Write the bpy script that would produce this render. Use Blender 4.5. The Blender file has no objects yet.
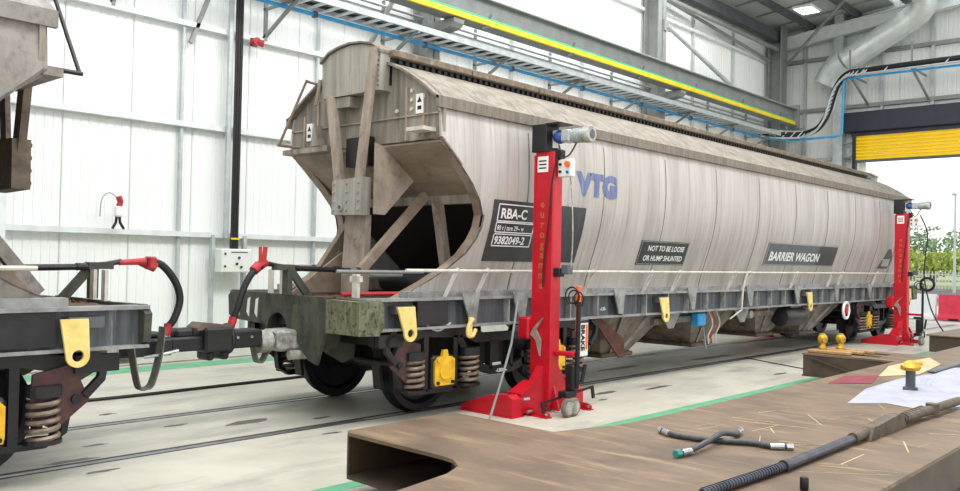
import bpy, bmesh, math, random
from mathutils import Vector, Matrix
random.seed(7)
PI = math.pi
scene = bpy.context.scene
COL = scene.collection

# ------------------------------------------------------------------ camera
cam_d = bpy.data.cameras.new('camera'); cam = bpy.data.objects.new('camera', cam_d); COL.objects.link(cam)
cam_d.sensor_fit = 'HORIZONTAL'; cam_d.sensor_width = 36.0; cam_d.lens = 36.0 * 860 / 960
cam_d.clip_start = 0.05; cam_d.clip_end = 600
YAW, PITCH, ROLL = 0.73846743, 0.01582956, -0.02128031
f_ = Vector((math.cos(YAW)*math.cos(PITCH), math.sin(YAW)*math.cos(PITCH), math.sin(PITCH)))
r_ = f_.cross(Vector((0, 0, 1))).normalized(); d_ = f_.cross(r_)
r2 = math.cos(ROLL)*r_ + math.sin(ROLL)*d_; d2 = -math.sin(ROLL)*r_ + math.cos(ROLL)*d_
cm = Matrix((r2, -d2, -f_)).transposed().to_4x4(); cm.translation = Vector((0, 0, 1.70))
cam.matrix_world = cm
scene.camera = cam
# ------------------------------------------------------------------ world, lights, exposure
w = bpy.data.worlds.new('world'); scene.world = w; w.use_nodes = True
nt = w.node_tree; nt.nodes.clear()
wo = nt.nodes.new('ShaderNodeOutputWorld'); bg = nt.nodes.new('ShaderNodeBackground')
tc = nt.nodes.new('ShaderNodeTexCoord'); sx = nt.nodes.new('ShaderNodeSeparateXYZ'); cr = nt.nodes.new('ShaderNodeValToRGB')
nt.links.new(tc.outputs['Generated'], sx.inputs[0]); nt.links.new(sx.outputs[2], cr.inputs[0])
cr.color_ramp.elements[0].position = 0.0; cr.color_ramp.elements[0].color = (1.0, 1.0, 1.0, 1)
cr.color_ramp.elements[1].position = 0.6; cr.color_ramp.elements[1].color = (0.93, 0.97, 1.0, 1)
nt.links.new(cr.outputs[0], bg.inputs[0]); bg.inputs[1].default_value = 1.15
nt.links.new(bg.outputs[0], wo.inputs[0])
vs = scene.view_settings
vs.view_transform = 'Standard'; vs.look = 'None'; vs.gamma = 1.0; vs.use_curve_mapping = False
vs.exposure = 0.42
def area(name, loc, rot, sx_, sy_, power, color=(1, 1, 1)):
    d = bpy.data.lights.new(name, 'AREA'); d.shape = 'RECTANGLE'; d.size = sx_; d.size_y = sy_; d.energy = power; d.color = color
    o = bpy.data.objects.new(name, d); o.location = loc; o.rotation_euler = rot; COL.objects.link(o); return o
area('overhead_fill_near', (9, 3.5, 9.5), (math.radians(18), 0, 0), 18, 2.0, 900, (1.0, 0.98, 0.95))  # added overhead fill light, not a fitting of the hall
area('overhead_fill_far', (12, 10.6, 9.5), (math.radians(12), 0, 0), 22, 1.0, 500, (1.0, 0.99, 0.97))  # added fill light tilted to brighten the back wall, no lamps behind it

# ------------------------------------------------------------------ materials
def lin(c):
    return tuple((v/255/12.92 if v/255 <= 0.04045 else ((v/255+0.055)/1.055)**2.4) for v in c) + (1,)
MATS = {}
def mat(name, c1, c2=None, scale=4.0, rough=0.6, metal=0.0, bump=0.0, st=(1, 1, 1), lo=0.4, hi=0.65,
        c3=None, scale3=20.0, st3=(1, 1, 1), lo3=0.55, hi3=0.7, emit=None, bscale=None, spec=0.5):
    m = bpy.data.materials.new(name); m.use_nodes = True; N = m.node_tree.nodes; L = m.node_tree.links
    b = N['Principled BSDF']; b.inputs['Roughness'].default_value = rough; b.inputs['Metallic'].default_value = metal
    b.inputs['Specular IOR Level'].default_value = spec
    b.inputs['Base Color'].default_value = lin(c1)
    if emit:
        b.inputs['Emission Color'].default_value = lin(c1); b.inputs['Emission Strength'].default_value = emit
    def noise(sc, s, det=6):
        t = N.new('ShaderNodeTexCoord'); mp = N.new('ShaderNodeMapping'); mp.inputs['Scale'].default_value = s
        n = N.new('ShaderNodeTexNoise'); n.inputs['Scale'].default_value = sc; n.inputs['Detail'].default_value = det
        n.inputs['Roughness'].default_value = 0.65
        L.new(t.outputs['Object'], mp.inputs[0]); L.new(mp.outputs[0], n.inputs[0]); return n
    last = None
    if c2:
        n = noise(scale, st); r = N.new('ShaderNodeValToRGB')
        r.color_ramp.elements[0].position = lo; r.color_ramp.elements[1].position = hi
        r.color_ramp.elements[0].color = lin(c1); r.color_ramp.elements[1].color = lin(c2)
        L.new(n.outputs[0], r.inputs[0]); last = r.outputs[0]
    if c3:
        n3 = noise(scale3, st3); r3 = N.new('ShaderNodeValToRGB')
        r3.color_ramp.elements[0].position = lo3; r3.color_ramp.elements[1].position = hi3
        r3.color_ramp.elements[0].color = (0, 0, 0, 1); r3.color_ramp.elements[1].color = (1, 1, 1, 1)
        L.new(n3.outputs[0], r3.inputs[0])
        mx = N.new('ShaderNodeMix'); mx.data_type = 'RGBA'; L.new(r3.outputs[0], mx.inputs[0])
        if last: L.new(last, mx.inputs[6])
        else: mx.inputs[6].default_value = lin(c1)
        mx.inputs[7].default_value = lin(c3); last = mx.outputs[2]
    if last: L.new(last, b.inputs['Base Color'])
    if bump:
        nb = noise(bscale or scale*3, st); bp = N.new('ShaderNodeBump'); bp.inputs['Strength'].default_value = bump
        bp.inputs['Distance'].default_value = 0.02
        L.new(nb.outputs[0], bp.inputs['Height']); L.new(bp.outputs[0], b.inputs['Normal'])
    MATS[name] = m; return m
M = MATS
mat('concrete', (190, 186, 172), (170, 166, 154), 0.9, 0.5, bump=0.05, c3=(116, 115, 110), scale3=0.7, st3=(.7, 2.2, 1), lo3=0.52, hi3=0.80)
mat('stain', (78, 78, 76), (98, 96, 92), 6, 0.5)
mat('green_paint', (98, 168, 128), (84, 150, 112), 5, 0.55)
mat('rail_steel', (150, 150, 150), (110, 108, 106), 6, 0.35, 0.7)
mat('groove', (52, 54, 58), (66, 66, 68), 8, 0.7)
mat('liner', (240, 242, 240), (234, 237, 235), 0.6, 0.45, st=(1, 1, .3))
mat('liner_end', (228, 230, 226), (220, 222, 219), 0.6, 0.5)
mat('galv', (176, 184, 184), (196, 202, 202), 5, 0.45, 0.25)
mat('galv_white', (224, 229, 228), (208, 214, 214), 5, 0.45, 0.1)
mat('steel_grey', (142, 146, 144), (128, 132, 130), 3, 0.55, 0.1)
mat('steel_dark', (92, 97, 99), (80, 84, 86), 3, 0.6, 0.1)
mat('roof_sheet', (196, 198, 196), (188, 191, 189), 1, 0.6)
mat('kerb', (214, 214, 206), (200, 200, 190), 3, 0.7)
mat('yellow', (232, 208, 40), (220, 190, 26), 3, 0.5)
mat('door_yellow', (255, 216, 2), (250, 208, 2), 2, 0.4)
mat('navy', (26, 27, 46), (34, 35, 52), 3, 0.45)
mat('duct', (204, 212, 208), (222, 228, 224), 3, 0.3, 0.3)
mat('blue_pipe', (36, 146, 210), (60, 166, 220), 6, 0.45)
mat('green_bar', (50, 180, 120), None, rough=0.5)
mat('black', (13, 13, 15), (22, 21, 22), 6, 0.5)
mat('rubber', (22, 22, 23), None, rough=0.55)
mat('white', (232, 232, 228), (218, 218, 214), 6, 0.5)
mat('paper', (168, 169, 180), (150, 152, 166), 3, 0.85)
# the hopper body: pale aluminium-grey with vertical streaks of grime
mat('hull', (186, 181, 176), (156, 149, 142), 1.6, 0.5, 0.15, st=(2.2, 1, .25), lo=.35, hi=.75, bump=0.10, bscale=1.2,
    c3=(116, 107, 98), scale3=2.2, st3=(7.0, 1, .16), lo3=.5, hi3=.85)
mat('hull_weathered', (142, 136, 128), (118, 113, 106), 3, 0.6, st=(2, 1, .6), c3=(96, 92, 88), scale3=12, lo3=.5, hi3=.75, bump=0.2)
mat('hull_roof', (140, 133, 121), (112, 105, 94), 6.0, 0.75, st=(1, 1, 1), c3=(92, 84, 72), scale3=5, st3=(2.6, .8, .8), lo3=.5, hi3=.72, bump=0.5, bscale=30)
mat('hull_eave', (122, 114, 102), (98, 90, 80), 5, 0.75, st=(4, 1, .5), bump=0.2)
mat('hull_end', (148, 142, 128), (112, 106, 94), 3, 0.6, st=(2, 2.5, .25), c3=(78, 70, 60), scale3=2.2, st3=(2, 4, .4), lo3=.5, hi3=.75, bump=0.15)
mat('hull_slope', (150, 134, 118), (118, 102, 88), 2.5, 0.6, st=(1, .4, 1), c3=(98, 82, 68), scale3=3, lo3=.5, hi3=.8)
mat('hood', (160, 156, 146), (136, 131, 120), 3, 0.6, st=(2, 3, .3), c3=(112, 104, 92), scale3=4, st3=(2, 6, .4), lo3=.5, hi3=.75)
mat('strap', (164, 150, 136), (132, 118, 104), 4, 0.6, st=(1, 2, .5), c3=(98, 84, 70), scale3=6, lo3=.55, hi3=.75)
mat('hatch', (116, 104, 88), (88, 78, 66), 5, 0.8, st=(2.5, 1, 1), c3=(150, 138, 120), scale3=10, lo3=.55, hi3=.7)
mat('solebar', (66, 70, 75), (98, 102, 105), 3, 0.5, 0.1, st=(3, 1, .3), c3=(172, 173, 170), scale3=5, st3=(3, 1, .2), lo3=.6, hi3=.74)
mat('solebar_flange', (150, 150, 148), (108, 108, 106), 5, 0.6, 0.1)
mat('headstock', (56, 57, 52), (80, 82, 64), 5, 0.7, st=(1, 2, .6), c3=(34, 34, 34), scale3=6, lo3=.52, hi3=.7)
mat('moss', (116, 117, 88), (84, 84, 62), 9, 0.85, st=(1, 2, .6), c3=(52, 49, 42), scale3=18, lo3=.52, hi3=.64, bump=0.4)
mat('deck', (72, 62, 52), (100, 82, 62), 9, 0.85, c3=(128, 92, 62), scale3=20, lo3=.56, hi3=.64, bump=0.5)
mat('undergear', (24, 24, 27), (38, 37, 38), 5, 0.45, 0.1)
mat('undergear_brown', (104, 90, 76), (76, 64, 54), 5, 0.7, c3=(54, 46, 40), scale3=8)
mat('chute', (128, 116, 102), (92, 82, 72), 3, 0.6, c3=(72, 58, 46), scale3=5, lo3=.5, hi3=.7)
mat('rust', (104, 62, 46), (70, 48, 40), 7, 0.8)
mat('brake_plate', (92, 58, 54), (58, 44, 44), 6, 0.7)
mat('wheel', (24, 26, 33), (38, 38, 44), 4, 0.45, 0.3)
mat('spring', (140, 122, 106), (88, 76, 68), 9, 0.5, 0.3)
mat('yellow_part', (234, 186, 36), (210, 160, 26), 8, 0.5)
mat('lug', (232, 208, 132), (214, 186, 100), 8, 0.55)
mat('lug_end', (196, 176, 120), None, rough=0.6)
mat('rail_pale', (206, 202, 192), (180, 174, 162), 8, 0.5)
mat('plate_black', (44, 48, 50), (58, 62, 64), 4, 0.5, st=(3, 1, .5))
mat('plate_grey', (92, 98, 102), (80, 86, 90), 4, 0.5)
mat('plate_pale', (160, 166, 166), None, rough=0.5)
mat('print_white', (228, 230, 228), None, rough=0.6)
mat('print_blue', (78, 94, 140), (116, 126, 154), 9, 0.6, st=(3, 1, .3))
mat('print_gold', (176, 104, 44), None, rough=0.6)
mat('print_grey', (70, 76, 82), None, rough=0.6)
mat('jack_red', (196, 18, 38), (180, 14, 32), 3, 0.4, c3=(156, 12, 26), scale3=5, lo3=.55, hi3=.8)
mat('jack_red_far', (180, 20, 42), (166, 16, 36), 3, 0.45)
mat('hose_red', (186, 44, 50), (150, 30, 38), 9, 0.5)
mat('motor_grey', (176, 182, 180), (150, 156, 154), 9, 0.4, 0.2)
mat('motor_blue', (42, 74, 142), None, rough=0.4)
mat('orange', (236, 96, 26), None, rough=0.4)
mat('cast_grey', (186, 184, 176), (120, 118, 112), 9, 0.6, 0.2)
mat('webbing', (104, 104, 98), (84, 84, 78), 20, 0.8)
mat('slab_top', (116, 95, 74), (88, 71, 55), 2.6, 0.5, st=(1, .6, 1), c3=(156, 132, 98), scale3=4.2, st3=(1.8, .3, 1), lo3=.54, hi3=.76, bump=0.15)
mat('slab_side', (62, 52, 42), (82, 68, 52), 4, 0.6)
mat('chalk', (206, 184, 130), (180, 158, 108), 8, 0.8)
mat('chrome', (210, 212, 214), (168, 170, 172), 12, 0.25, 0.8)
mat('hose_body', (46, 48, 52), (70, 72, 76), 30, 0.45)
mat('teal', (40, 140, 130), None, rough=0.4)
mat('bar_dark', (58, 62, 74), (82, 84, 92), 8, 0.35, 0.5)
mat('bar_brown', (104, 92, 76), (72, 62, 52), 10, 0.6, 0.2)
mat('brass', (212, 168, 50), (160, 120, 36), 14, 0.4, 0.5)
mat('wood', (178, 142, 96), (150, 114, 72), 8, 0.75, st=(1, 6, 1))
mat('maroon', (132, 44, 60), (108, 34, 48), 6, 0.7)
mat('card', (196, 180, 140), (164, 146, 108), 5, 0.8)
mat('tyre', (120, 112, 100), (90, 84, 76), 12, 0.7)
mat('box_white', (222, 224, 218), None, rough=0.45)
mat('lamp', (255, 255, 250), emit=2.5)
mat('barrier_red', (222, 60, 84), (206, 48, 70), 3, 0.6)
mat('barrier_white', (232, 232, 234), None, rough=0.6)
mat('outdoor', (206, 206, 200), (192, 190, 182), 0.3, 0.8)
mat('ballast', (150, 142, 132), (174, 166, 154), 4, 0.9, bump=0.5)
mat('grass', (160, 170, 110), (186, 180, 128), 0.6, 0.9)
mat('leaf_pale', (176, 200, 160), (152, 182, 142), 1.2, 0.8)  # leaf colours, here and below, lightened to paint in outdoor haze
mat('leaf_dark', (146, 172, 146), (164, 188, 158), 1.2, 0.8)
mat('leaf_yellow', (206, 214, 130), (182, 200, 120), 1.2, 0.8)
mat('bark', (120, 104, 86), None, rough=0.9)

# ------------------------------------------------------------------ mesh helpers
WO = {}
class MB:
    def __init__(s): s.v = []; s.f = []
    def add(s, vs_, fs):
        n = len(s.v); s.v += [Vector(p) for p in vs_]; s.f += [tuple(i+n for i in f) for f in fs]; return s
    def box(s, x0, x1, y0, y1, z0, z1, M_=None):
        p = [Vector((x, y, z)) for z in (z0, z1) for y in (y0, y1) for x in (x0, x1)]
        if M_: p = [M_ @ q for q in p]
        return s.add(p, [(0, 2, 3, 1), (4, 5, 7, 6), (0, 1, 5, 4), (2, 6, 7, 3), (0, 4, 6, 2), (1, 3, 7, 5)])
    def bbox(s, x0, x1, y0, y1, z0, z1, b=.01):     # box with bevelled vertical and top edges
        if b*2.2 > min(abs(x1-x0), abs(y1-y0), abs(z1-z0)): b = min(abs(x1-x0), abs(y1-y0), abs(z1-z0))/2.5
        bm = bmesh.new(); bmesh.ops.create_cube(bm, size=1)
        for q in bm.verts: q.co = Vector(((x0+x1)/2+q.co.x*(x1-x0), (y0+y1)/2+q.co.y*(y1-y0), (z0+z1)/2+q.co.z*(z1-z0)))
        bmesh.ops.bevel(bm, geom=list(bm.edges), offset=b, segments=1, affect='EDGES', profile=.5)
        bm.verts.index_update(); vs_ = [q.co.copy() for q in bm.verts]; fs = [tuple(q.index for q in f.verts) for f in bm.faces]; bm.free()
        return s.add(vs_, fs)
    def beam(s, a, b, w_, h_, up=(0, 0, 1)):
        a = Vector(a); b = Vector(b); d = (b-a).normalized(); u = Vector(up)
        if abs(d.dot(u)) > .98: u = Vector((1, 0, 0))
        x = d.cross(u).normalized(); y = x.cross(d)
        p = [q + x*(i*w_/2) + y*(j*h_/2) for q in (a, b) for i, j in ((-1, -1), (1, -1), (1, 1), (-1, 1))]
        return s.add(p, [(0, 1, 2, 3), (7, 6, 5, 4), (0, 4, 5, 1), (1, 5, 6, 2), (2, 6, 7, 3), (3, 7, 4, 0)])
    def tube(s, pts, r, n=8, caps=True):
        pts = [Vector(p) for p in pts]; rs = r if isinstance(r, (list, tuple)) else [r]*len(pts)
        vs_ = []; prev = None
        for i, p in enumerate(pts):
            d = (pts[min(i+1, len(pts)-1)] - pts[max(i-1, 0)])
            d = d.normalized() if d.length > 1e-9 else Vector((0, 0, 1))
            if prev is None:
                u = Vector((0, 0, 1)) if abs(d.z) < .9 else Vector((1, 0, 0)); x = d.cross(u).normalized()
            else:
                x = (prev - d*prev.dot(d)).normalized()
            prev = x; y = d.cross(x)
            for k in range(n):
                a = 2*PI*k/n; vs_.append(p + x*(rs[i]*math.cos(a)) + y*(rs[i]*math.sin(a)))
        fs = [(i*n+k, i*n+(k+1) % n, (i+1)*n+(k+1) % n, (i+1)*n+k) for i in range(len(pts)-1) for k in range(n)]
        if caps: fs += [tuple(range(n))[::-1], tuple((len(pts)-1)*n+k for k in range(n))]
        return s.add(vs_, fs)
    def cyl(s, a, b, r, n=16, r2=None): return s.tube([a, b], [r, r2 if r2 is not None else r], n)
    def prism(s, poly, axis, a, b):
        # poly: 2D points. axis 'x': (y,z); 'y': (x,z); 'z': (x,y)
        def P(q, t):
            return {'x': (t, q[0], q[1]), 'y': (q[0], t, q[1]), 'z': (q[0], q[1], t)}[axis]
        n = len(poly); vs_ = [P(q, a) for q in poly] + [P(q, b) for q in poly]
        fs = [tuple(range(n))[::-1], tuple(range(n, 2*n))] + [(i, (i+1) % n, n+(i+1) % n, n+i) for i in range(n)]
        return s.add(vs_, fs)
    def strip(s, pts, axis, a, b, t):   # open 2D polyline thickened by t, extruded a..b
        L_ = len(pts)
        nr = []
        for i in range(L_):
            p = Vector(pts[max(i-1, 0)]); q = Vector(pts[min(i+1, L_-1)]); d = (q-p).normalized(); nr.append(Vector((-d.y, d.x)))
        out = [Vector(pts[i])+nr[i]*t/2 for i in range(L_)]; inn = [Vector(pts[i])-nr[i]*t/2 for i in range(L_)]
        for i in range(L_-1): s.prism([out[i], out[i+1], inn[i+1], inn[i]], axis, a, b)
        return s
    def lathe(s, prof, c, axis='y', n=28):   # prof: (r, t)
        vs_ = []
        for r, t in prof:
            for k in range(n):
                a = 2*PI*k/n; u, v = r*math.cos(a), r*math.sin(a)
                vs_.append({'y': (c[0]+u, c[1]+t, c[2]+v), 'x': (c[0]+t, c[1]+u, c[2]+v), 'z': (c[0]+u, c[1]+v, c[2]+t)}[axis])
        m = len(prof); fs = [(i*n+k, i*n+(k+1) % n, (i+1)*n+(k+1) % n, (i+1)*n+k) for i in range(m-1) for k in range(n)]
        fs += [tuple(range(n))[::-1], tuple((m-1)*n+k for k in range(n))]
        return s.add(vs_, fs)
    def ring(s, c, R_, r, axis='y', n=20, m=6, a0=0, a1=2*PI):
        pts = []
        k_ = n if abs(a1-a0) > 6.2 else n
        for i in range(k_+1):
            a = a0+(a1-a0)*i/k_; u, v = R_*math.cos(a), R_*math.sin(a)
            pts.append({'y': (c[0]+u, c[1], c[2]+v), 'x': (c[0], c[1]+u, c[2]+v), 'z': (c[0]+u, c[1]+v, c[2])}[axis])
        return s.tube(pts, r, m)
    def helix(s, c, R_, r, z0, z1, turns, n=14, m=6):
        k_ = int(turns*n); return s.tube([(c[0]+R_*math.cos(2*PI*i/n), c[1]+R_*math.sin(2*PI*i/n), z0+(z1-z0)*i/k_) for i in range(k_+1)], r, m)
    def sphere(s, c, r, n=10, sz=1):
        return s.lathe([(max(1e-4, r*math.sin(PI*i/n)), -r*sz*math.cos(PI*i/n)) for i in range(n+1)], c, 'z', n+4)
    def build(s, name, m, parent=None, origin=None, smooth=False, weld=False):
        me = bpy.data.meshes.new(name)
        if origin is None:
            if parent is not None: origin = WO[parent]
            else:
                xs = [p.x for p in s.v]; ys = [p.y for p in s.v]; zs = [p.z for p in s.v]
                origin = Vector(((min(xs)+max(xs))/2, (min(ys)+max(ys))/2, min(zs)))
        origin = Vector(origin)
        me.from_pydata([tuple(p-origin) for p in s.v], [], s.f)
        bm = bmesh.new(); bm.from_mesh(me)
        if weld: bmesh.ops.remove_doubles(bm, verts=bm.verts, dist=1e-5)
        bmesh.ops.recalc_face_normals(bm, faces=bm.faces); bm.to_mesh(me); bm.free()
        me.materials.append(M[m] if isinstance(m, str) else m)
        if smooth:
            me.polygons.foreach_set('use_smooth', [True]*len(me.polygons))
            try: me.set_sharp_from_angle(angle=math.radians(40))
            except Exception: pass
        o = bpy.data.objects.new(name, me); COL.objects.link(o); WO[o] = origin
        if parent is not None: o.parent = parent; o.location = origin - WO[parent]
        else: o.location = origin
        return o
def tag(o, label=None, cat=None, group=None, kind=None):
    if label: o['label'] = label
    if cat: o['category'] = cat
    if group: o['group'] = group
    if kind: o['kind'] = kind
    return o
def thing(name, loc, label, cat, group=None):
    o = bpy.data.objects.new(name, None); o.empty_display_size = .2; COL.objects.link(o); o.location = loc; WO[o] = Vector(loc)
    return tag(o, label, cat, group)
def copy_tree(o, parent=None, skip=()):
    c = o.copy(); COL.objects.link(c); WO[c] = WO[o]
    if parent is not None: c.parent = parent
    for ch in list(o.children):
        if ch.name.split('.')[0] in skip: continue
        copy_tree(ch, c, skip)
    return c
def text_geo(s, size, bold=0.0, align='LEFT', space=1.0, sx_=1.0):
    cu = bpy.data.curves.new('t', 'FONT'); cu.body = s; cu.size = size; cu.offset = bold; cu.align_x = align; cu.space_character = space
    cu.resolution_u = 3
    o = bpy.data.objects.new('t', cu); COL.objects.link(o)
    dg = bpy.context.evaluated_depsgraph_get(); me = bpy.data.meshes.new_from_object(o.evaluated_get(dg))
    vs_ = [(v.co.x*sx_, v.co.y) for v in me.vertices]; fs = [tuple(p.vertices) for p in me.polygons]
    bpy.data.objects.remove(o); bpy.data.curves.remove(cu); bpy.data.meshes.remove(me)
    return vs_, fs

# ================================================================== SETTING
GL = []
m = MB().box(-16, 29.4, -4, 12.75, -.2, 0); floor = m.build('floor', 'concrete', origin=(0, 0, 0)); tag(floor, kind='structure')
for y in (6.93, 8.37):
    MB().box(-16, 29.4, y-.035, y+.035, 0, .004).build('rail', 'rail_steel', floor)
    MB().box(-16, 29.4, y+.035, y+.095, 0, .003).build('flangeway', 'groove', floor)
    MB().box(-16, 29.4, y-.055, y-.035, 0, .002).build('flangeway', 'groove', floor)
MB().box(-16, 29.4, 4.93, 5.08, 0, .002).build('painted_line', 'green_paint', floor)
MB().box(-16, 29.4, 11.75, 12.3, 0, .002).build('painted_line', 'green_paint', floor)
st_ = MB()
for cx, cy, a, b in ((2.95, 7.1, .22, .05), (3.35, 7.55, .1, .03), (4.9, 7.6, .28, .09), (3.0, 6.62, .12, .03), (9.4, 6.3, .25, .05), (8.9, 6.0, .1, .03),
                     (10.4, 6.1, .3, .05), (13.2, 5.6, .2, .05), (4.3, 7.9, .12, .04), (5.6, 7.3, .14, .04), (4.05, 8.9, .1, .04), (5.2, 6.6, .1, .03), (11.8, 7.6, .6, .08), (14.5, 7.4, .7, .08)):
    ring = []
    for k in range(14):
        t = 2*PI*k/14; q = 1+random.uniform(-.3, .3); ring.append((cx+a*q*math.cos(t), cy+b*q*math.sin(t)))
    st_.prism(ring, 'z', .0005, .0022)
tag(st_.build('oil_stain', 'stain', floor), kind='stuff')
# back wall
WY = 12.6
wall = MB().box(-4, 29.3, WY+.06, WY+.2, 0, 10.6).build('wall_back', 'liner', origin=(0, WY, 0)); tag(wall, kind='structure')
pan = MB()   # one liner sheet 1 m wide with shallow ribs
prof = [(0, .015)]
for k in range(8):
    x = .02+k*.122; prof += [(x, .0), (x+.085, .0), (x+.095, .010), (x+.112, .010)]
prof += [(.985, 0), (.995, .015)]
for i in range(len(prof)-1):
    (xa, ya), (xb, yb) = prof[i], prof[i+1]
    pan.add([(xa, WY+ya, .38), (xb, WY+yb, .38), (xb, WY+yb, 10.5), (xa, WY+ya, 10.5)], [(0, 1, 2, 3)])
p0 = pan.build('liner_sheet', 'liner', wall, origin=(0, WY, 0))
for i in range(-4, 29):
    if i: q = p0.copy(); COL.objects.link(q); q.parent = wall; q.location = (i, 0, 0)
kerb = MB().bbox(-4, 29.2, WY-.12, WY+.06, 0, .36, .02).build('baseboard_back', 'kerb', origin=(0, WY, 0)); tag(kerb, kind='structure')
for z in (2.0, 3.72, 5.3, 6.95, 8.6):
    MB().prism([(WY-.15, z-.045), (WY-.15, z+.035), (WY-.135, z+.035), (WY-.135, z-.03), (WY, z-.03), (WY, z-.045)], 'x', -4, 29.1).build('wall_rail', 'galv_white', wall)
MB().box(-4, 29.1, WY-.05, WY, .36, .42).build('wall_rail', 'galv_white', wall)
for x in (-1.4, 6.76, 9.35, 14.7, 17.4, 23.0, 25.6):
    MB().bbox(x-.028, x+.028, WY-.10, WY-.03, .36, 10).build('wall_post', 'galv', wall)
MB().beam((6.85, WY-.12, 5.0), (7.3, WY-.12, 6.2), .06, .06).build('wall_brace', 'steel_grey', wall)
MB().beam((10.1, WY-.3, 5.2), (10.9, WY-.3, 6.6), .07, .07).build('wall_brace', 'steel_grey', wall)
def column(x, y, mname, label, depth=.45, wdt=.32):
    t = thing('steel_column', (x, y, 0), label, 'column')
    mb = MB(); mb.box(x-wdt/2, x+wdt/2, y-depth/2, y-depth/2+.03, .03, 10); mb.box(x-wdt/2, x+wdt/2, y+depth/2-.03, y+depth/2, .03, 10)
    mb.box(x-.012, x+.012, y-depth/2, y+depth/2, .03, 10); mb.build('shaft', mname, t)
    MB().bbox(x-wdt*.75, x+wdt*.75, y-depth*.7, y+depth*.5, 0, .03, .008).build('base_plate', mname, t)
    return t
column(3.93, 12.25, 'galv_white', 'pale steel column at the far left edge behind the left wagon')
c2 = column(11.75, 12.25, 'steel_grey', 'grey steel column behind the hatch end of the wagon roof')
c3_ = column(20.35, 12.25, 'steel_grey', 'tall grey steel column halfway along the crane beam', wdt=.42)
c4_ = column(28.2, 12.2, 'steel_grey', 'grey steel column in the corner of the hall', wdt=.5)
for cx, t in ((11.75, c2), (20.35, c3_), (28.2, c4_)):
    mb = MB().prism([(12.03, 6.28), (11.35, 6.28), (11.36, 6.2), (11.45, 6.12), (12.03, 6.04)], 'x', cx-.14, cx+.14); mb.build('crane_bracket', 'steel_grey', t)
# end wall with the roller door
EX = 29.2
wend = MB().box(EX+.06, EX+.2, 9.9, 12.8, 0, 11.6).box(EX+.06, EX+.2, -3, 9.9, 6.1, 11.6).build('wall_end', 'liner_end', origin=(EX, 7.65, 0)); tag(wend, kind='structure')
def end_sheet(y0, z0, z1):
    mb = MB()
    for i in range(len(prof)-1):
        (xa, ya), (xb, yb) = prof[i], prof[i+1]
        mb.add([(EX+ya, y0-xa, z0), (EX+yb, y0-xb, z0), (EX+yb, y0-xb, z1), (EX+ya, y0-xa, z1)], [(0, 1, 2, 3)])
    return mb.build('liner_sheet', 'liner_end', wend)
for i in range(16):
    y = 12.6-i
    end_sheet(y, .02 if y > 10.2 else 6.1, 11.4)
for z in (6.98, 8.7, 9.9):
    MB().prism([(EX-.16, z-.06), (EX-.16, z+.06), (EX-.14, z+.06), (EX-.14, z-.035), (EX, z-.035), (EX, z-.06)], 'y', -3, 12.5).build('wall_rail', 'steel_grey', wend)
for z in (2.0, 3.72, 5.3):
    MB().box(EX-.12, EX, 9.95, 12.5, z-.05, z+.05).build('wall_rail', 'galv', wend)
for y, z0 in ((11.6, 0.02), (9.1, 6.8), (7.6, 6.8), (5.8, 6.8)):
    MB().box(EX-.14, EX-.06, y-.04, y+.04, z0, 9.9).build('wall_post', 'galv', wend)
mb = MB().box(28.75, 28.78, 10.22, 10.52, .03, 10.8).box(29.02, 29.05, 10.22, 10.52, .03, 10.8).box(28.78, 29.02, 10.36, 10.38, .03, 10.8)
t = thing('steel_column', (28.9, 10.37, 0), 'grey steel post standing beside the left jamb of the yellow roller door', 'column')
mb.build('shaft', 'galv', t); MB().bbox(28.7, 29.1, 10.15, 10.6, 0, .03, .008).build('base_plate', 'galv', t)
# roller door
door = MB().bbox(28.65, 29.2, 5.2, 10.15, 6.08, 6.72, .02).build('door_1', 'navy', origin=(EX, 7.65, 0)); tag(door, kind='structure')
MB().box(28.80, 29.0, 5.4, 9.95, 5.95, 6.1).build('hood_seal', 'navy', door)
sl = MB().prism([(28.87, 0), (28.83, .02), (28.825, .07), (28.87, .104), (28.89, .104), (28.89, 0)], 'y', 5.5, 9.82)
s0 = sl.build('slat', 'door_yellow', door, origin=(EX, 7.65, 0))
s0.location = (0, 0, 5.16)
for i in range(1, 8):
    q = s0.copy(); COL.objects.link(q); q.parent = door; q.location = (0, 0, 5.16+i*.108)
MB().bbox(28.82, 28.9, 5.5, 9.82, 5.09, 5.17, .01).build('bottom_bar', 'steel_dark', door)
for y in (9.80, 5.40):
    MB().bbox(28.78, 28.95, y, y+.11, 0, 6.08, .01).build('guide_rail', 'navy', door)
    MB().box(28.95, 29.2, y-.02, y+.18, 0, 6.08).build('jamb', 'galv_white', door)
for z in (5.3, 5.75, 4.8): MB().box(28.80, 28.95, 9.9, 10.2, z-.02, z+.02).build('jamb_bracket', 'steel_grey', door)
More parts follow.
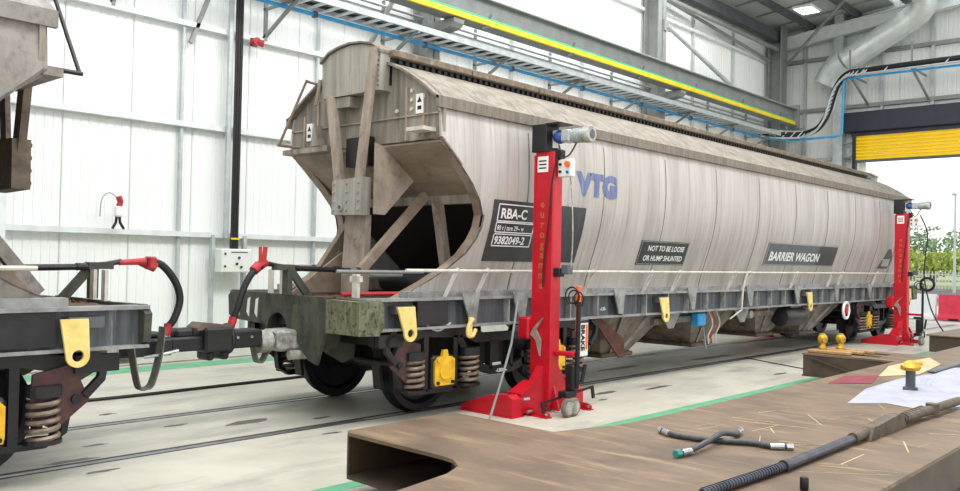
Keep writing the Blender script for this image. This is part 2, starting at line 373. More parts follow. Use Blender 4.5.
# roof near the corner
ceil_ = MB()
def rz(y): return 9.75+(12.6-y)*.11
ceil_.add([(17, 12.7, rz(12.7)), (EX+.3, 12.7, rz(12.7)), (EX+.3, 8.8, rz(8.8)), (17, 8.8, rz(8.8)), (17, 12.7, rz(12.7)+.08), (EX+.3, 12.7, rz(12.7)+.08), (EX+.3, 8.8, rz(8.8)+.08), (17, 8.8, rz(8.8)+.08)],
          [(0, 1, 2, 3), (7, 6, 5, 4), (0, 4, 5, 1), (1, 5, 6, 2), (2, 6, 7, 3), (3, 7, 4, 0)])
ce = ceil_.build('ceiling', 'roof_sheet', origin=(20, 8, 9)); tag(ce, kind='structure')
for y in (11.3, 9.8, 8.3, 6.8, 5.3):
    MB().box(17, 29.1, y-.04, y+.04, rz(y)-.24, rz(y)-.01).build('purlin', 'steel_dark', ce)
MB().box(12.2, 29.1, 12.1, 12.35, 9.25, 9.6).build('eaves_beam', 'steel_dark', ce)
for x in (20.35, 28.75):
    mb = MB(); a = Vector((x, 12.3, rz(12.3)-.5)); b = Vector((x, 3, rz(3)-.5))
    mb.beam(a+Vector((0, 0, .2)), b+Vector((0, 0, .2)), .25, .03); mb.beam(a-Vector((0, 0, .2)), b-Vector((0, 0, .2)), .25, .03); mb.beam(a, b, .03, .4)
    mb.build('rafter', 'steel_grey' if x < 25 else 'galv_white', ce)
for k in range(5):
    x = 22+k*1.5; MB().beam((x, 12.2, rz(12.2)-.05), (x, 4, rz(4)-.05), .03, .05).build('sheet_rib', 'steel_grey', ce)
MB().cyl((21.0, 10.8, 9.75), (28.6, 7.2, 9.9), .055, 10).build('roof_brace', 'galv_white', ce)
MB().cyl((28.6, 12.1, 8.5), (26.2, 9.0, 10.0), .05, 10).build('roof_brace', 'steel_grey', ce)
MB().cyl((20.5, 12.1, 8.95), (27.9, 12.1, 8.95), .07, 10).build('wall_tube', 'steel_grey', ce)
MB().cyl((20.5, 12.35, 9.1), (27.9, 12.35, 8.6), .05, 10).build('wall_tube', 'steel_grey', ce)
t = thing('diagonal_brace', (20.6, 12.05, 0), 'long diagonal steel tube running down from the tall middle column', 'brace')
MB().cyl((20.55, 12.0, 8.15), (25.9, 12.0, 6.75), .065, 10).build('tube', 'galv', t)
MB().box(20.4, 20.7, 11.99, 12.02, 8.0, 8.3).build('end_plate', 'steel_grey', t)

# ------------------------------------------------------------------ crane runway beam
t = thing('crane_runway_beam', (14, 11.5, 6.3), 'grey crane runway beam with a yellow stripe along its lower edge', 'crane beam')
mb = MB().box(0, 27.9, 11.36, 11.66, 6.30, 6.335).box(0, 27.9, 11.36, 11.66, 6.84, 6.87).box(0, 27.9, 11.5, 11.52, 6.33, 6.85)
mb.build('beam', 'steel_grey', t)
MB().box(0, 27.9, 11.46, 11.56, 6.87, 6.92).build('crane_rail', 'galv_white', t)
MB().bbox(0, 27.6, 11.30, 11.36, 6.30, 6.41, .01).build('conductor_bar', 'yellow', t)
MB().bbox(0, 27.6, 11.33, 11.37, 6.41, 6.46, .01).build('earth_bar', 'green_bar', t)
for x in (9.5, 12.6, 15.4, 18.3, 21, 23.8, 26.5):
    MB().beam((x, 11.35, 6.46), (x+.06, 11.35, 6.56), .04, .03).build('clip', 'steel_dark', t)
    MB().beam((x, 11.33, 6.30), (x-.25, 11.33, 6.22), .03, .03).build('hanger', 'steel_dark', t)
MB().box(27.88, 27.95, 11.3, 11.7, 6.25, 7.0).build('end_stop', 'steel_grey', t)

# ------------------------------------------------------------------ cable ladder + pipes
t = thing('cable_ladder', (14, 12, 5.9), 'galvanised cable ladder running the wall and bending up by the door', 'cable tray')
path = [(-2, 5.95), (26.6, 5.95)]
for yy, nm in ((11.46, 'side_rail'), (11.97, 'side_rail')):
    MB().box(-2, 26.8, yy-.015, yy+.015, 5.86, 5.97).build(nm, 'galv', t)
for k in range(94):
    x = -1.5+k*.3
    if k == 0: r0 = MB().box(x-.03, x+.03, 11.47, 11.96, 5.865, 5.895).build('rung', 'galv_white', t)
    else: q = r0.copy(); COL.objects.link(q); q.parent = t; q.location = r0.location + Vector((.3*k, 0, 0))
for k in range(11):
    x = .4+k*2.6
    MB().beam((x, 11.6, 5.83), (x, 12.5, 5.35), .05, .05).beam((x, 11.45, 5.835), (x, 12.5, 5.835), .05, .04).beam((x, 12.46, 5.3), (x, 12.46, 6.6), .06, .05).build('bracket', 'steel_grey', t)
MB().cyl((-2, 11.84, 5.94), (26.2, 11.84, 5.94), .045, 6).build('cable', 'black', t)
MB().cyl((-2, 11.70, 5.93), (26.2, 11.70, 5.93), .02, 6).build('cable', 'steel_dark', t)
MB().cyl((-2, 11.53, 5.95), (26.2, 11.53, 5.95), .035, 6).build('cable', 'galv_white', t)
MB().box(-2, 27.5, 12.40, 12.46, 6.26, 6.38).build('support_rail', 'galv', t); MB().cyl((-2, 12.36, 6.46), (27.5, 12.36, 6.46), .03, 8).build('conduit', 'galv', t)
# S bend up the end wall
sb = []
ctrl = [(26.2, 11.75, 5.92), (27.0, 11.65, 5.95), (27.6, 11.15, 5.97), (27.6, 10.75, 6.04), (27.6, 10.5, 6.2), (27.6, 10.28, 6.55), (27.6, 10.18, 6.9), (27.6, 10.05, 7.3), (27.6, 9.85, 7.62), (27.6, 9.6, 7.78), (27.6, 9.2, 7.80), (27.6, 8.5, 7.80), (27.6, 3, 7.82)]
def smooth_path(c, n=6):
    c = [Vector(p) for p in c]; out = []
    for i in range(len(c)-1):
        p0_, p1, p2, p3 = c[max(i-1, 0)], c[i], c[i+1], c[min(i+2, len(c)-1)]
        for k in range(n):
            u = k/n; out.append(.5*((2*p1)+(p2-p0_)*u+(2*p0_-5*p1+4*p2-p3)*u*u+(3*p1-p0_-3*p2+p3)*u**3))
    return out+[c[-1]]
sp = smooth_path(ctrl)
MB().tube(sp, .10, 8).build('cable_bundle', 'black', t)
MB().tube([p+Vector((0.12, -.12, 0.10)) for p in sp], .035, 6).build('side_rail', 'galv', t)
MB().tube([p+Vector((-.12, .05, -.12)) for p in sp], .035, 6).build('side_rail', 'galv', t)
prev = None
for i, p in enumerate(sp[::2]):
    if prev is None or True:
        MB().beam(p+Vector((.0, -.10, .12)), p+Vector((-.16, .05, -.13)), .05, .03).build('rung', 'galv', t)
for y in (9.6, 7.8, 6.2):
    MB().beam((27.6, y, 8.5), (27.6, y, 7.72), .05, .05).beam((27.6, y, 7.72), (29.1, y, 7.72), .05, .05).beam((27.65, y, 7.70), (29.1, y-.1, 6.95), .06, .06).build('bracket', 'steel_grey', t)
t = thing('blue_air_pipe', (14, 11.6, 5.8), 'long blue air pipe fixed below the cable ladder', 'pipe')
MB().tube([(-2, 11.95, 5.80), (26.8, 11.95, 5.80), (27.6, 11.3, 5.80), (27.6, 9.88, 5.82), (27.6, 9.82, 5.88), (27.6, 9.78, 7.55), (27.6, 9.65, 7.62), (27.6, 3, 7.6)], .036, 8).build('pipe', 'blue_pipe', t)
for k in range(11): MB().box(1+k*2.6, 1.06+k*2.6, 11.90, 12.0, 5.75, 5.85).build('pipe_clip', 'steel_dark', t)
# spiral duct
t = thing('spiral_duct', (28, 9, 7.9), 'large shiny spiral ventilation duct angled across the end wall', 'duct')
dp = [(29.05, 10.75, 7.75), (28.4, 10.7, 8.0), (28.0, 10.5, 8.3), (27.8, 10.15, 8.6), (27.6, 8.6, 9.25), (27.5, 8.05, 9.5), (27.2, 7.75, 9.75), (26.6, 7.6, 10.2), (24.5, 7.7, 10.35)]
A_ = Vector((28.3, 9.98, 8.33)); B_ = Vector((28.3, 8.05, 9.36))
MB().tube(smooth_path([(28.5, 10.62, 7.72), (28.45, 10.45, 7.98), (28.35, 10.22, 8.20), A_], 4), .45, 24).build('elbow', 'duct', t, smooth=True)
MB().tube([A_, B_], .38, 24).build('duct_pipe', 'duct', t, smooth=True)
MB().tube(smooth_path([B_, (28.2, 7.72, 9.60), (28.0, 7.62, 9.95), (27.6, 7.95, 10.35), (27.4, 8.45, 10.7)], 4), .38, 24).build('elbow', 'duct', t, smooth=True)
MB().bbox(27.75, 27.8, 7.75, 8.15, 9.75, 9.95, .01).build('grille', 'steel_dark', t)
for k in range(13):
    p = A_.lerp(B_, k/12); d = (B_-A_).normalized()*.012; MB().tube([p-d, p+d], .392, 24).build('seam', 'duct', t, smooth=True)
# light fitting
t = thing('ceiling_light', (25.6, 10.2, 9.35), 'square white high bay light hanging from the roof', 'light')
MB().bbox(25.2, 26.0, 9.9, 10.5, 9.40, 9.48, .02).build('housing', 'galv_white', t)
MB().box(25.25, 25.95, 9.95, 10.45, 9.385, 9.40).build('diffuser', 'lamp', t)
MB().cyl((25.4, 10.2, 9.48), (25.4, 10.2, 9.9), .01, 6).cyl((25.8, 10.2, 9.48), (25.8, 10.2, 9.9), .01, 6).build('suspension', 'steel_dark', t)

# ------------------------------------------------------------------ wall fittings
t = thing('control_box', (7.6, 12.4, 1.4), 'white wall control box with a blue light below the black cables', 'control box')
MB().bbox(7.33, 7.88, 12.2, 12.42, 1.40, 1.78, .015).build('housing', 'box_white', t)
for x in (7.39, ): MB().cyl((x, 12.2, 1.5), (x, 12.185, 1.5), .018, 10).cyl((x, 12.2, 1.7), (x, 12.185, 1.7), .018, 10).build('hinge_screw', 'black', t)
MB().cyl((7.64, 12.2, 1.64), (7.64, 12.18, 1.64), .022, 12).build('indicator', 'motor_blue', t)
MB().cyl((7.6, 12.2, 1.54), (7.6, 12.175, 1.54), .02, 12).build('button', 'black', t)
MB().cyl((7.68, 12.2, 1.49), (7.68, 12.175, 1.49), .018, 12).build('button', 'black', t)
MB().box(7.5, 7.8, 12.195, 12.2, 1.72, 1.735).build('nameplate', 'print_grey', t)
MB().box(7.28, 7.33, 12.42, 12.5, .4, 2.0).box(7.86, 7.92, 12.42, 12.5, .4, 2.0).build('support_strut', 'galv', t)
t = thing('cable_drop', (7.6, 12.3, 1.8), 'bundle of black cables dropping down the wall to the control box', 'cables')
mb = MB()
for k, dx in enumerate((-.02, .025, .07)):
    mb.tube([(7.6+dx, 12.33, 6.2), (7.6+dx, 12.33, 2.1), (7.58+dx*1.2, 12.31, 1.78)], .024, 6)
mb.build('cable', 'black', t); MB().box(7.47, 7.54, 12.36, 12.42, 1.95, 6.2).build('cable_channel', 'galv', t)
MB().box(7.55, 7.70, 12.29, 12.36, 1.93, 1.96).build('cable_tie', 'yellow', t)
t = thing('hanging_gun', (5.7, 12.3, 2.04), 'small red and black hand tool hanging on the left wall', 'tool')
MB().tube([(5.69, 12.3, 2.5), (5.72, 12.3, 2.42), (5.70, 12.3, 2.36)], .045, 8).build('handle', 'hose_red', t)
MB().bbox(5.64, 5.74, 12.25, 12.35, 2.2, 2.36, .02).build('body', 'white', t)
MB().tube([(5.67, 12.3, 2.22), (5.66, 12.3, 2.12), (5.61, 12.3, 2.03)], .02, 6).tube([(5.71, 12.3, 2.22), (5.72, 12.3, 2.12), (5.78, 12.3, 2.03)], .02, 6).build('prong', 'black', t)
MB().tube(smooth_path([(5.7, 12.4, 2.5), (5.6, 12.42, 2.55), (5.5, 12.42, 2.45), (5.48, 12.42, 2.2)]), .008, 5).build('cord', 'steel_grey', t)
t = thing('wall_sounder', (7.95, 12.35, 5.2), 'small red alarm sounder high on the upper left wall rail', 'alarm')
MB().cyl((7.95, 12.42, 5.22), (7.95, 12.3, 5.22), .07, 14).cyl((7.88, 12.36, 5.22), (8.06, 12.30, 5.2), .035, 10, .06).build('horn', 'hose_red', t)
MB().bbox(7.89, 8.01, 12.40, 12.44, 5.15, 5.29, .01).build('back_box', 'black', t)

# ================================================================== HOPPER WAGON
CY = 7.65
PZ = [(1.27, 1.03), (1.45, 1.07), (1.7, 1.15), (2.0, 1.25), (2.2, 1.30), (2.4, 1.33), (2.65, 1.345), (2.9, 1.34), (3.1, 1.325), (3.26, 1.31), (3.4, 1.27)]
def interp(tab, z):
    if z <= tab[0][0]: return tab[0][1]
    for (a, u), (b, v) in zip(tab, tab[1:]):
        if z <= b: return u+(v-u)*(z-a)/(b-a)
    return tab[-1][1]
def hw(z): return interp(PZ, z)
XC = [(1.27, 6.02), (1.36, 6.2), (1.45, 6.4), (1.6, 6.66), (1.75, 6.86), (1.91, 6.97), (2.05, 7.02), (2.19, 7.02), (2.35, 6.94), (2.52, 6.8), (2.7, 6.61), (2.85, 6.44), (2.95, 6.33), (2.97, 6.31)]
XL, XR = 6.31, 22.4
def mx(x): return XL+XR-x
WR = (14.35, CY, 0)
wag = thing('hopper_wagon', WR, 'long pale grey hopper wagon with black lettered plates, filling the middle of the hall', 'railway wagon')
def body_side(sgn):
    zs = sorted(set([z for z, _ in XC] + [2.05, 2.3, 2.45, 2.6, 2.78, 3.1, 3.2, 3.3, 3.38]))
    nx = 26; mb = MB(); V = []
    for lay in (0, .03):
        for z in zs:
            x0 = interp(XC, z) if z < 2.97 else XL
            for i in range(nx+1):
                u = i/nx; xe = mx(XL+(x0-XL)*.35); x = x0+(xe-x0)*u
                V.append((x, CY+sgn*(hw(z)-lay), z))
    nz = len(zs); F = []; S = nx+1; T = nz*S
    for j in range(nz-1):
        for i in range(nx):
            a = j*S+i; F.append((a, a+1, a+S+1, a+S)); F.append((T+a, T+a+S, T+a+S+1, T+a+1))
        F.append((j*S, (j+1)*S, T+(j+1)*S, T+j*S)); a = j*S+nx; F.append((a, T+a, T+a+S, a+S))
    for i in range(nx): F.append((i, T+i, T+i+1, i+1))
    mb.add(V, F); mb.build('body_side', 'hull', wag, smooth=True, weld=True)
    # weld seams following the curve of the side
    for k, x in enumerate((7.75, 9.3, 10.85, 12.4, 13.95, 15.5, 17.05, 18.6, 20.15, 21.4)):
        sb_ = MB(); zz = [1.28+i*.1 for i in range(20)]
        for a, b in zip(zz, zz[1:]):
            sb_.add([(x-.012, CY+sgn*hw(a), a), (x+.012, CY+sgn*hw(a), a), (x+.012, CY+sgn*hw(b), b), (x-.012, CY+sgn*hw(b), b),
                     (x, CY+sgn*(hw(a)+.007), a), (x, CY+sgn*(hw(b)+.007), b)], [(0, 4, 5, 3), (4, 1, 2, 5)])
        sb_.build('weld_seam', 'hull_eave', wag)
    for e in (0, 1):   # flange round the cut-out
        fb = MB(); pts = [(x if not e else mx(XL+(x-XL)*.35), z) for z, x in XC]
        V = []
        for x, z in pts:
            for dy, dx in ((0, 0), (.14, 0.0), (.14, .03), (0, .03)):
                V.append((x+(dx if not e else -dx), CY+sgn*(hw(z)-dy), z))
        F = [(i*4+k, i*4+(k+1) % 4, (i+1)*4+(k+1) % 4, (i+1)*4+k) for i in range(len(pts)-1) for k in range(4)]
        fb.add(V, F); fb.build('edge_flange', 'hull_slope', wag)
body_side(-1); body_side(1)
# roof
RP = [(1.33, 3.30), (1.335, 3.385), (1.27, 3.42), (1.1, 3.55), (.92, 3.66), (.75, 3.755), (.6, 3.82), (.52, 3.85)]
for sgn in (-1, 1):
    mb = MB(); n = len(RP); V = []; nx = 24
    X0 = 6.25; X1 = 22.46
    prr = RP[1:]
    for lay in (0, -.03):
        for i in range(nx+1):
            x = X0+(X1-X0)*i/nx
            for v, z in prr: V.append((x, CY+sgn*v, z+lay))
    n = len(prr); T = (nx+1)*n; F = []
    for i in range(nx):
        for j in range(n-1):
            a = i*n+j; F.append((a, a+1, a+n+1, a+n)); F.append((T+a, T+a+n, T+a+n+1, T+a+1))
    for j in range(n-1):
        F.append((j, T+j, T+j+1, j+1)); a = nx*n+j; F.append((a, a+1, T+a+1, T+a))
    for i in range(nx): a = i*n; F.append((a, a+n, T+a+n, T+a)); a += n-1; F.append((a, T+a, T+a+n, a+n))
    mb.add(V, F).build('roof', 'hull_roof', wag, smooth=True)
    MB().prism([(CY+sgn*1.30, 3.27), (CY+sgn*1.345, 3.27), (CY+sgn*1.345, 3.39), (CY+sgn*1.30, 3.40)], 'x', X0, X1).build('eave_strip', 'hull_eave', wag)
MB().box(6.3, 22.0, CY-.52, CY+.52, 3.6, 3.90).build('hatch_coaming', 'black', wag)  # black colour puts the shade of the recess under the covers onto the coaming
for k in range(12):
    x0 = 6.28+k*1.285
    MB().bbox(x0, x0+1.27, CY-.60, CY+.60, 3.90, 3.985, .012).build('hatch_cover', 'hatch', wag)
mb = MB()
for k in range(150):
    x = 6.4+k*.102
    for s in (-1, 1): mb.box(x, x+.05, CY+s*.53-.02, CY+s*.53+.02, 3.85, 3.9)
tag(mb.build('seal_teeth', 'rubber', wag), kind='stuff')
# ends
def arch_poly(zb, hwb):
    up = [(CY-v, z) for v, z in RP[1:]]; dn = [(CY+v, z) for v, z in reversed(RP[1:])]
    return [(CY-hwb, zb)] + up + [(CY-.3, 3.93), (CY, 3.95), (CY+.3, 3.93)] + dn + [(CY+hwb, zb)]
for e in (0, 1):
    X = (lambda x: x) if not e else mx
    g = 1 if not e else -1
    MB().prism(arch_poly(2.94, 1.33), 'x', X(6.33), X(6.37)).build('end_wall', 'hull_end', wag)
    for v in (-1.05, -.78, .78, 1.05):
        MB().box(min(X(6.31), X(6.335)), max(X(6.31), X(6.335)), CY+v-.012, CY+v+.012, 2.97, 3.3 + (.25 if abs(v) < 1 else .1)).build('end_rib', 'strap', wag)
    MB().box(min(X(6.31), X(6.335)), max(X(6.31), X(6.335)), CY-1.3, CY+1.3, 3.22, 3.235).build('end_rib', 'strap', wag)
    mb = MB().box(min(X(6.20), X(6.34)), max(X(6.20), X(6.34)), CY+.45, CY+1.33, 2.93, 2.99); mb.build('end_ledge', 'hull_end', wag)
    MB().prism([(X(6.33), 2.96), (X(7.08), 2.40), (X(7.08), 2.36), (X(6.33), 2.92)], 'y', CY-1.31, CY+1.31).build('slope_sheet', 'hull_slope', wag)
    MB().box(min(X(7.0), X(7.12)), max(X(7.0), X(7.12)), CY-1.3, CY+1.3, 2.32, 2.42).build('slope_lip', 'hull_end', wag)
    MB().add([(X(7.10), CY-1.27, 2.40), (X(7.10), CY+1.27, 2.40), (X(8.2), CY+.98, 1.30), (X(8.2), CY-.98, 1.30), (X(7.2), CY-1.27, 2.40), (X(7.2), CY+1.27, 2.40), (X(8.3), CY+.98, 1.30), (X(8.3), CY-.98, 1.30)], [(0, 1, 2, 3), (7, 6, 5, 4), (0, 4, 5, 1), (1, 5, 6, 2), (2, 6, 7, 3), (3, 7, 4, 0)]).build('lower_slope_sheet', 'black', wag)  # black colour stands in for the deep shade inside the hopper void
    # hood over the end of the roof hatch
    hp = [(CY-.50, 3.53), (CY-.52, 3.95), (CY-.38, 4.03), (CY-.19, 4.075), (CY, 4.09), (CY+.19, 4.075), (CY+.38, 4.03), (CY+.52, 3.95), (CY+.50, 3.53)]
    MB().prism(hp, 'x', X(6.16), X(6.36)).build('end_hood', 'hood', wag)
    MB().prism([(CY-.53, 3.94), (CY-.38, 4.04), (CY-.19, 4.085), (CY, 4.10), (CY+.19, 4.085), (CY+.38, 4.04), (CY+.53, 3.94), (CY+.53, 3.97), (CY+.38, 4.065), (CY+.19, 4.105), (CY, 4.12), (CY-.19, 4.105), (CY-.38, 4.065), (CY-.53, 3.97)], 'x', X(6.13), X(6.40)).build('hood_rim', 'hull_eave', wag)
    # strap legs down to the riveted shoe
    def leg_poly(a, b, wa, wb): return [(a[0]-wa/2, a[1]), (a[0]+wa/2, a[1]), (b[0]+wb/2, b[1]), (b[0]-wb/2, b[1])]
    MB().prism(leg_poly((CY+.35, 3.55), (CY+.12, 2.35), .13, .13), 'x', X(6.14), X(6.20)).build('end_strap', 'strap', wag)
    MB().prism(leg_poly((CY-.44, 4.0), (CY-.19, 2.3), .13, .13), 'x', X(6.12), X(6.16)).build('end_strap', 'strap', wag)
    MB().prism([(CY-.30, 2.16), (CY+.21, 2.17), (CY+.20, 2.56), (CY-.32, 2.58)], 'x', X(6.10), X(6.24)).build('riveted_shoe', 'hood', wag)
    for v in (.17, -.06, -.26, -.11):
        for k in range(4 if v != -.11 else 0):
            z = 2.22+k*.1; MB().cyl((X(6.10), CY+v, z), (X(6.085), CY+v, z), .017, 8).build('rivet', 'hood', wag)
    MB().ring((X(6.09), CY+.04, 2.24), .035, .01, 'x', 14, 5).build('shoe_ring', 'steel_grey', wag)
    for k in range(7):
        for v in (-.52,): MB().cyl((X(6.16), CY-.49, 3.58+k*.055), (X(6.145), CY-.49, 3.58+k*.055), .01, 6).build('rivet', 'hatch', wag)
    MB().box(min(X(6.18), X(6.5)), max(X(6.18), X(6.5)), CY+.02, CY+.30, 3.40, 3.52).build('cross_member', 'hull_end', wag)
    MB().box(min(X(6.24), X(6.34)), max(X(6.24), X(6.34)), CY-.25, CY+.14, 2.72, 3.05).build('black_box', 'black', wag)
    # vertical gusset plate below the near strap
    MB().prism([(X(6.20), 2.96), (X(6.45), 2.9), (X(6.83), 2.62), (X(6.36), 2.17), (X(6.20), 2.17)], 'y', CY-.42, CY-.40).build('gusset_plate', 'strap', wag)
    # centre post, diagonal struts
    MB().prism([(CY-.26, 2.17), (CY+.10, 2.17), (CY+.16, 1.28), (CY-.24, 1.28)], 'x', X(6.22), X(6.30)).build('centre_post', 'strap', wag)
    MB().beam((X(6.9), CY-.5, 2.42), (X(6.0), CY-.45, 1.55), .07, .10).build('strut', 'hull_slope', wag)
    MB().beam((X(6.98), CY-.62, 2.34), (X(7.2), CY-.62, 1.3), .10, .10).build('strut', 'strap', wag)
    MB().beam((X(6.9), CY+.55, 2.42), (X(6.0), CY+.45, 1.35), .07, .10).build('strut', 'hull_slope', wag)
    # corner grab rail (on the far corner of the near end)
    h = MB(); s = 1 if not e else -1
    h.tube([(X(6.12), CY+s*.62, 3.72), (X(6.05), CY+s*.66, 3.76), (X(6.0), CY+s*1.12, 3.02)], .016, 8).tube([(X(6.12), CY+s*.50, 3.75), (X(6.08), CY+s*.52, 3.45)], .02, 8)
    h.tube([(X(6.3), CY+s*.62, 3.72), (X(6.05), CY+s*.66, 3.74)], .016, 8).tube([(X(6.3), CY+s*1.12, 3.02), (X(5.98), CY+s*1.12, 3.02)], .018, 8)
    h.build('grab_rail', 'hull_slope', wag)
    MB().prism([(CY+s*.60, 3.0), (CY+s*.78, 3.0), (CY+s*.7, 3.25)], 'x', X(6.2), X(6.33)).build('corner_bracket', 'hull_end', wag)
    # step shelf with warning labels
    MB().box(min(X(6.14), X(6.34)), max(X(6.14), X(6.34)), CY-s*1.10-.13*1, CY-s*1.10+.13, 3.03, 3.07).build('step', 'rail_pale', wag)
    for vv, z in ((-1.0*s, 3.25), (.93*s, 3.1)):
        MB().box(min(X(6.30), X(6.33)), max(X(6.30), X(6.33)), CY+vv-.055, CY+vv+.055, z-.01, z+.20).build('warning_label', 'white', wag)
        MB().prism([(CY+vv-.035, z+.11), (CY+vv+.035, z+.11), (CY+vv, z+.17)], 'x', X(6.30), X(6.297)).build('warning_triangle', 'black', wag)
        MB().box(min(X(6.298), X(6.30)), max(X(6.298), X(6.30)), CY+vv-.03, CY+vv+.03, z+.03, z+.07).build('warning_text', 'black', wag)
    for v, z in ((-.86*s, 3.5), (-.86*s, 3.4), (-.86*s, 3.3), (-.62*s, 3.3)): MB().cyl((X(6.33), CY+v, z), (X(6.31), CY+v, z), .022, 8).build('label_cleat', 'rail_pale', wag)
# solebars, deck, handrails
for sgn in (-1, 1):
    yo = CY+sgn*1.2; yi = CY+sgn*1.12
    def yy(a): return CY+sgn*a
    def B(mb, x0, x1, a, b, z0, z1): return mb.box(x0, x1, min(yy(a), yy(b)), max(yy(a), yy(b)), z0, z1)
    mb = MB(); B(mb, 5.45, 23.25, 1.10, 1.13, .97, 1.27); mb.build('solebar', 'solebar', wag)
    mb = MB(); B(mb, 5.45, 23.25, 1.08, 1.22, 1.255, 1.285); B(mb, 5.45, 23.25, 1.08, 1.22, .955, .98); mb.build('solebar_flange', 'solebar_flange', wag)
    mb = MB(); B(mb, 6.05, 22.66, 1.02, 1.16, 1.285, 1.35); mb.build('bottom_rail', 'solebar_flange', wag)
    for k in range(26):
        x = 7.0+k*.6
        mb = MB(); B(mb, x-.01, x+.01, 1.13, 1.21, .98, 1.255); mb.build('stiffener', 'solebar_flange', wag)
    for k, x in enumerate((6.95, 7.8, 9.9, 11.9, 13.9, 15.9, 17.9, 19.9, 21.7)):
        MB().prism([(x-.17, 1.33), (x+.12, 1.33), (x+.06, 1.0), (x-.03, 1.0)], 'y', yy(1.215), yy(1.235)).build('bracket_plate', 'solebar_flange', wag)
    # handrail
    yr = yy(1.28)
    MB().tube([(5.9, yr, 1.57), (22.8, yr, 1.57)], .017, 8).build('handrail', 'rail_pale', wag)
    for x in (6.64, 7.13, 9.18, 10.63, 11.42, 13.22, 13.77, 15.75, 17.56, 18.11, 20.22, 21.6):
        MB().beam((x+.02, yr+sgn*.0, 1.60), (x-.08, yy(1.17), 1.27), .045, .016, (1, 0, 0)).build('stanchion', 'rail_pale', wag)
        MB().box(x-.01, x+.04, min(yr, yy(1.1)), max(yr, yy(1.1)), 1.555, 1.585).build('rail_tie', 'steel_dark', wag)
    # lifting lugs
    for x in (5.98, 11.05, 16.45, mx(5.98)):
        L_ = 1 if x < 14 else -1
        poly = []
        cx, cz = x+.03, .93
        outer = [(x-.13, 1.2), (x+.05, 1.2)] + [(cx+.085*math.cos(a), cz+.085*math.sin(a)) for a in [math.radians(20-k*22) for k in range(11)]]
        hole = [(cx+.04*math.cos(2*PI*k/12), cz+.04*math.sin(2*PI*k/12)) for k in range(12)]
        # plate as ring of quads around the hole
        lb = MB(); ring_out = []
        for k in range(24):
            a = 2*PI*k/24; d = Vector((math.cos(a), math.sin(a))); R_ = .085
            q = Vector((cx, cz))+d*R_; ring_out.append(q)
        n = 24; V = []
        for y_ in (yy(1.235), yy(1.26)):
            for k in range(n): V.append((ring_out[k].x, y_, ring_out[k].y))
            for k in range(n):
                a = 2*PI*k/n; V.append((cx+.043*math.cos(a), y_, cz+.043*math.sin(a)))
        F = []
        for k in range(n):
            k2 = (k+1) % n; F += [(k, k2, n+k2, n+k), (2*n+k, 3*n+k, 3*n+k2, 2*n+k2), (k, 2*n+k, 2*n+k2, k2), (n+k, n+k2, 3*n+k2, 3*n+k)]
        lb.add(V, F)
        q_ = -sgn
        lb.prism([(cx-q_*.085, cz), (cx-q_*.06, cz+.058), (cx+q_*.02, cz+.083), (cx+q_*.085, cz+.01), (cx+q_*(.05 if sgn < 0 else .07), 1.2), (cx-q_*(.19 if sgn < 0 else .13), 1.2)], 'y', yy(1.236), yy(1.259))
        lb.build('lifting_lug', 'lug', wag)
        MB().box(cx-.20, cx+.06, min(yy(1.13), yy(1.236)), max(yy(1.13), yy(1.236)), 1.13, 1.21).build('lug_bracket', 'solebar', wag)
    # tow hook
    hk = MB().tube(smooth_path([(6.98, yy(1.26), .93), (6.93, yy(1.26), .86), (6.86, yy(1.26), .87), (6.86, yy(1.26), .96), (6.93, yy(1.26), 1.05)]), .022, 8)
    hk.tube([(6.90, yy(1.25), 1.06), (6.90, yy(1.25), .88)], .025, 8).build('rope_hook', 'lug', wag)
    MB().box(6.15, 6.6, min(yy(1.13), yy(1.20)), max(yy(1.13), yy(1.20)), 1.0, 1.25).build('mesh_panel', 'undergear', wag)
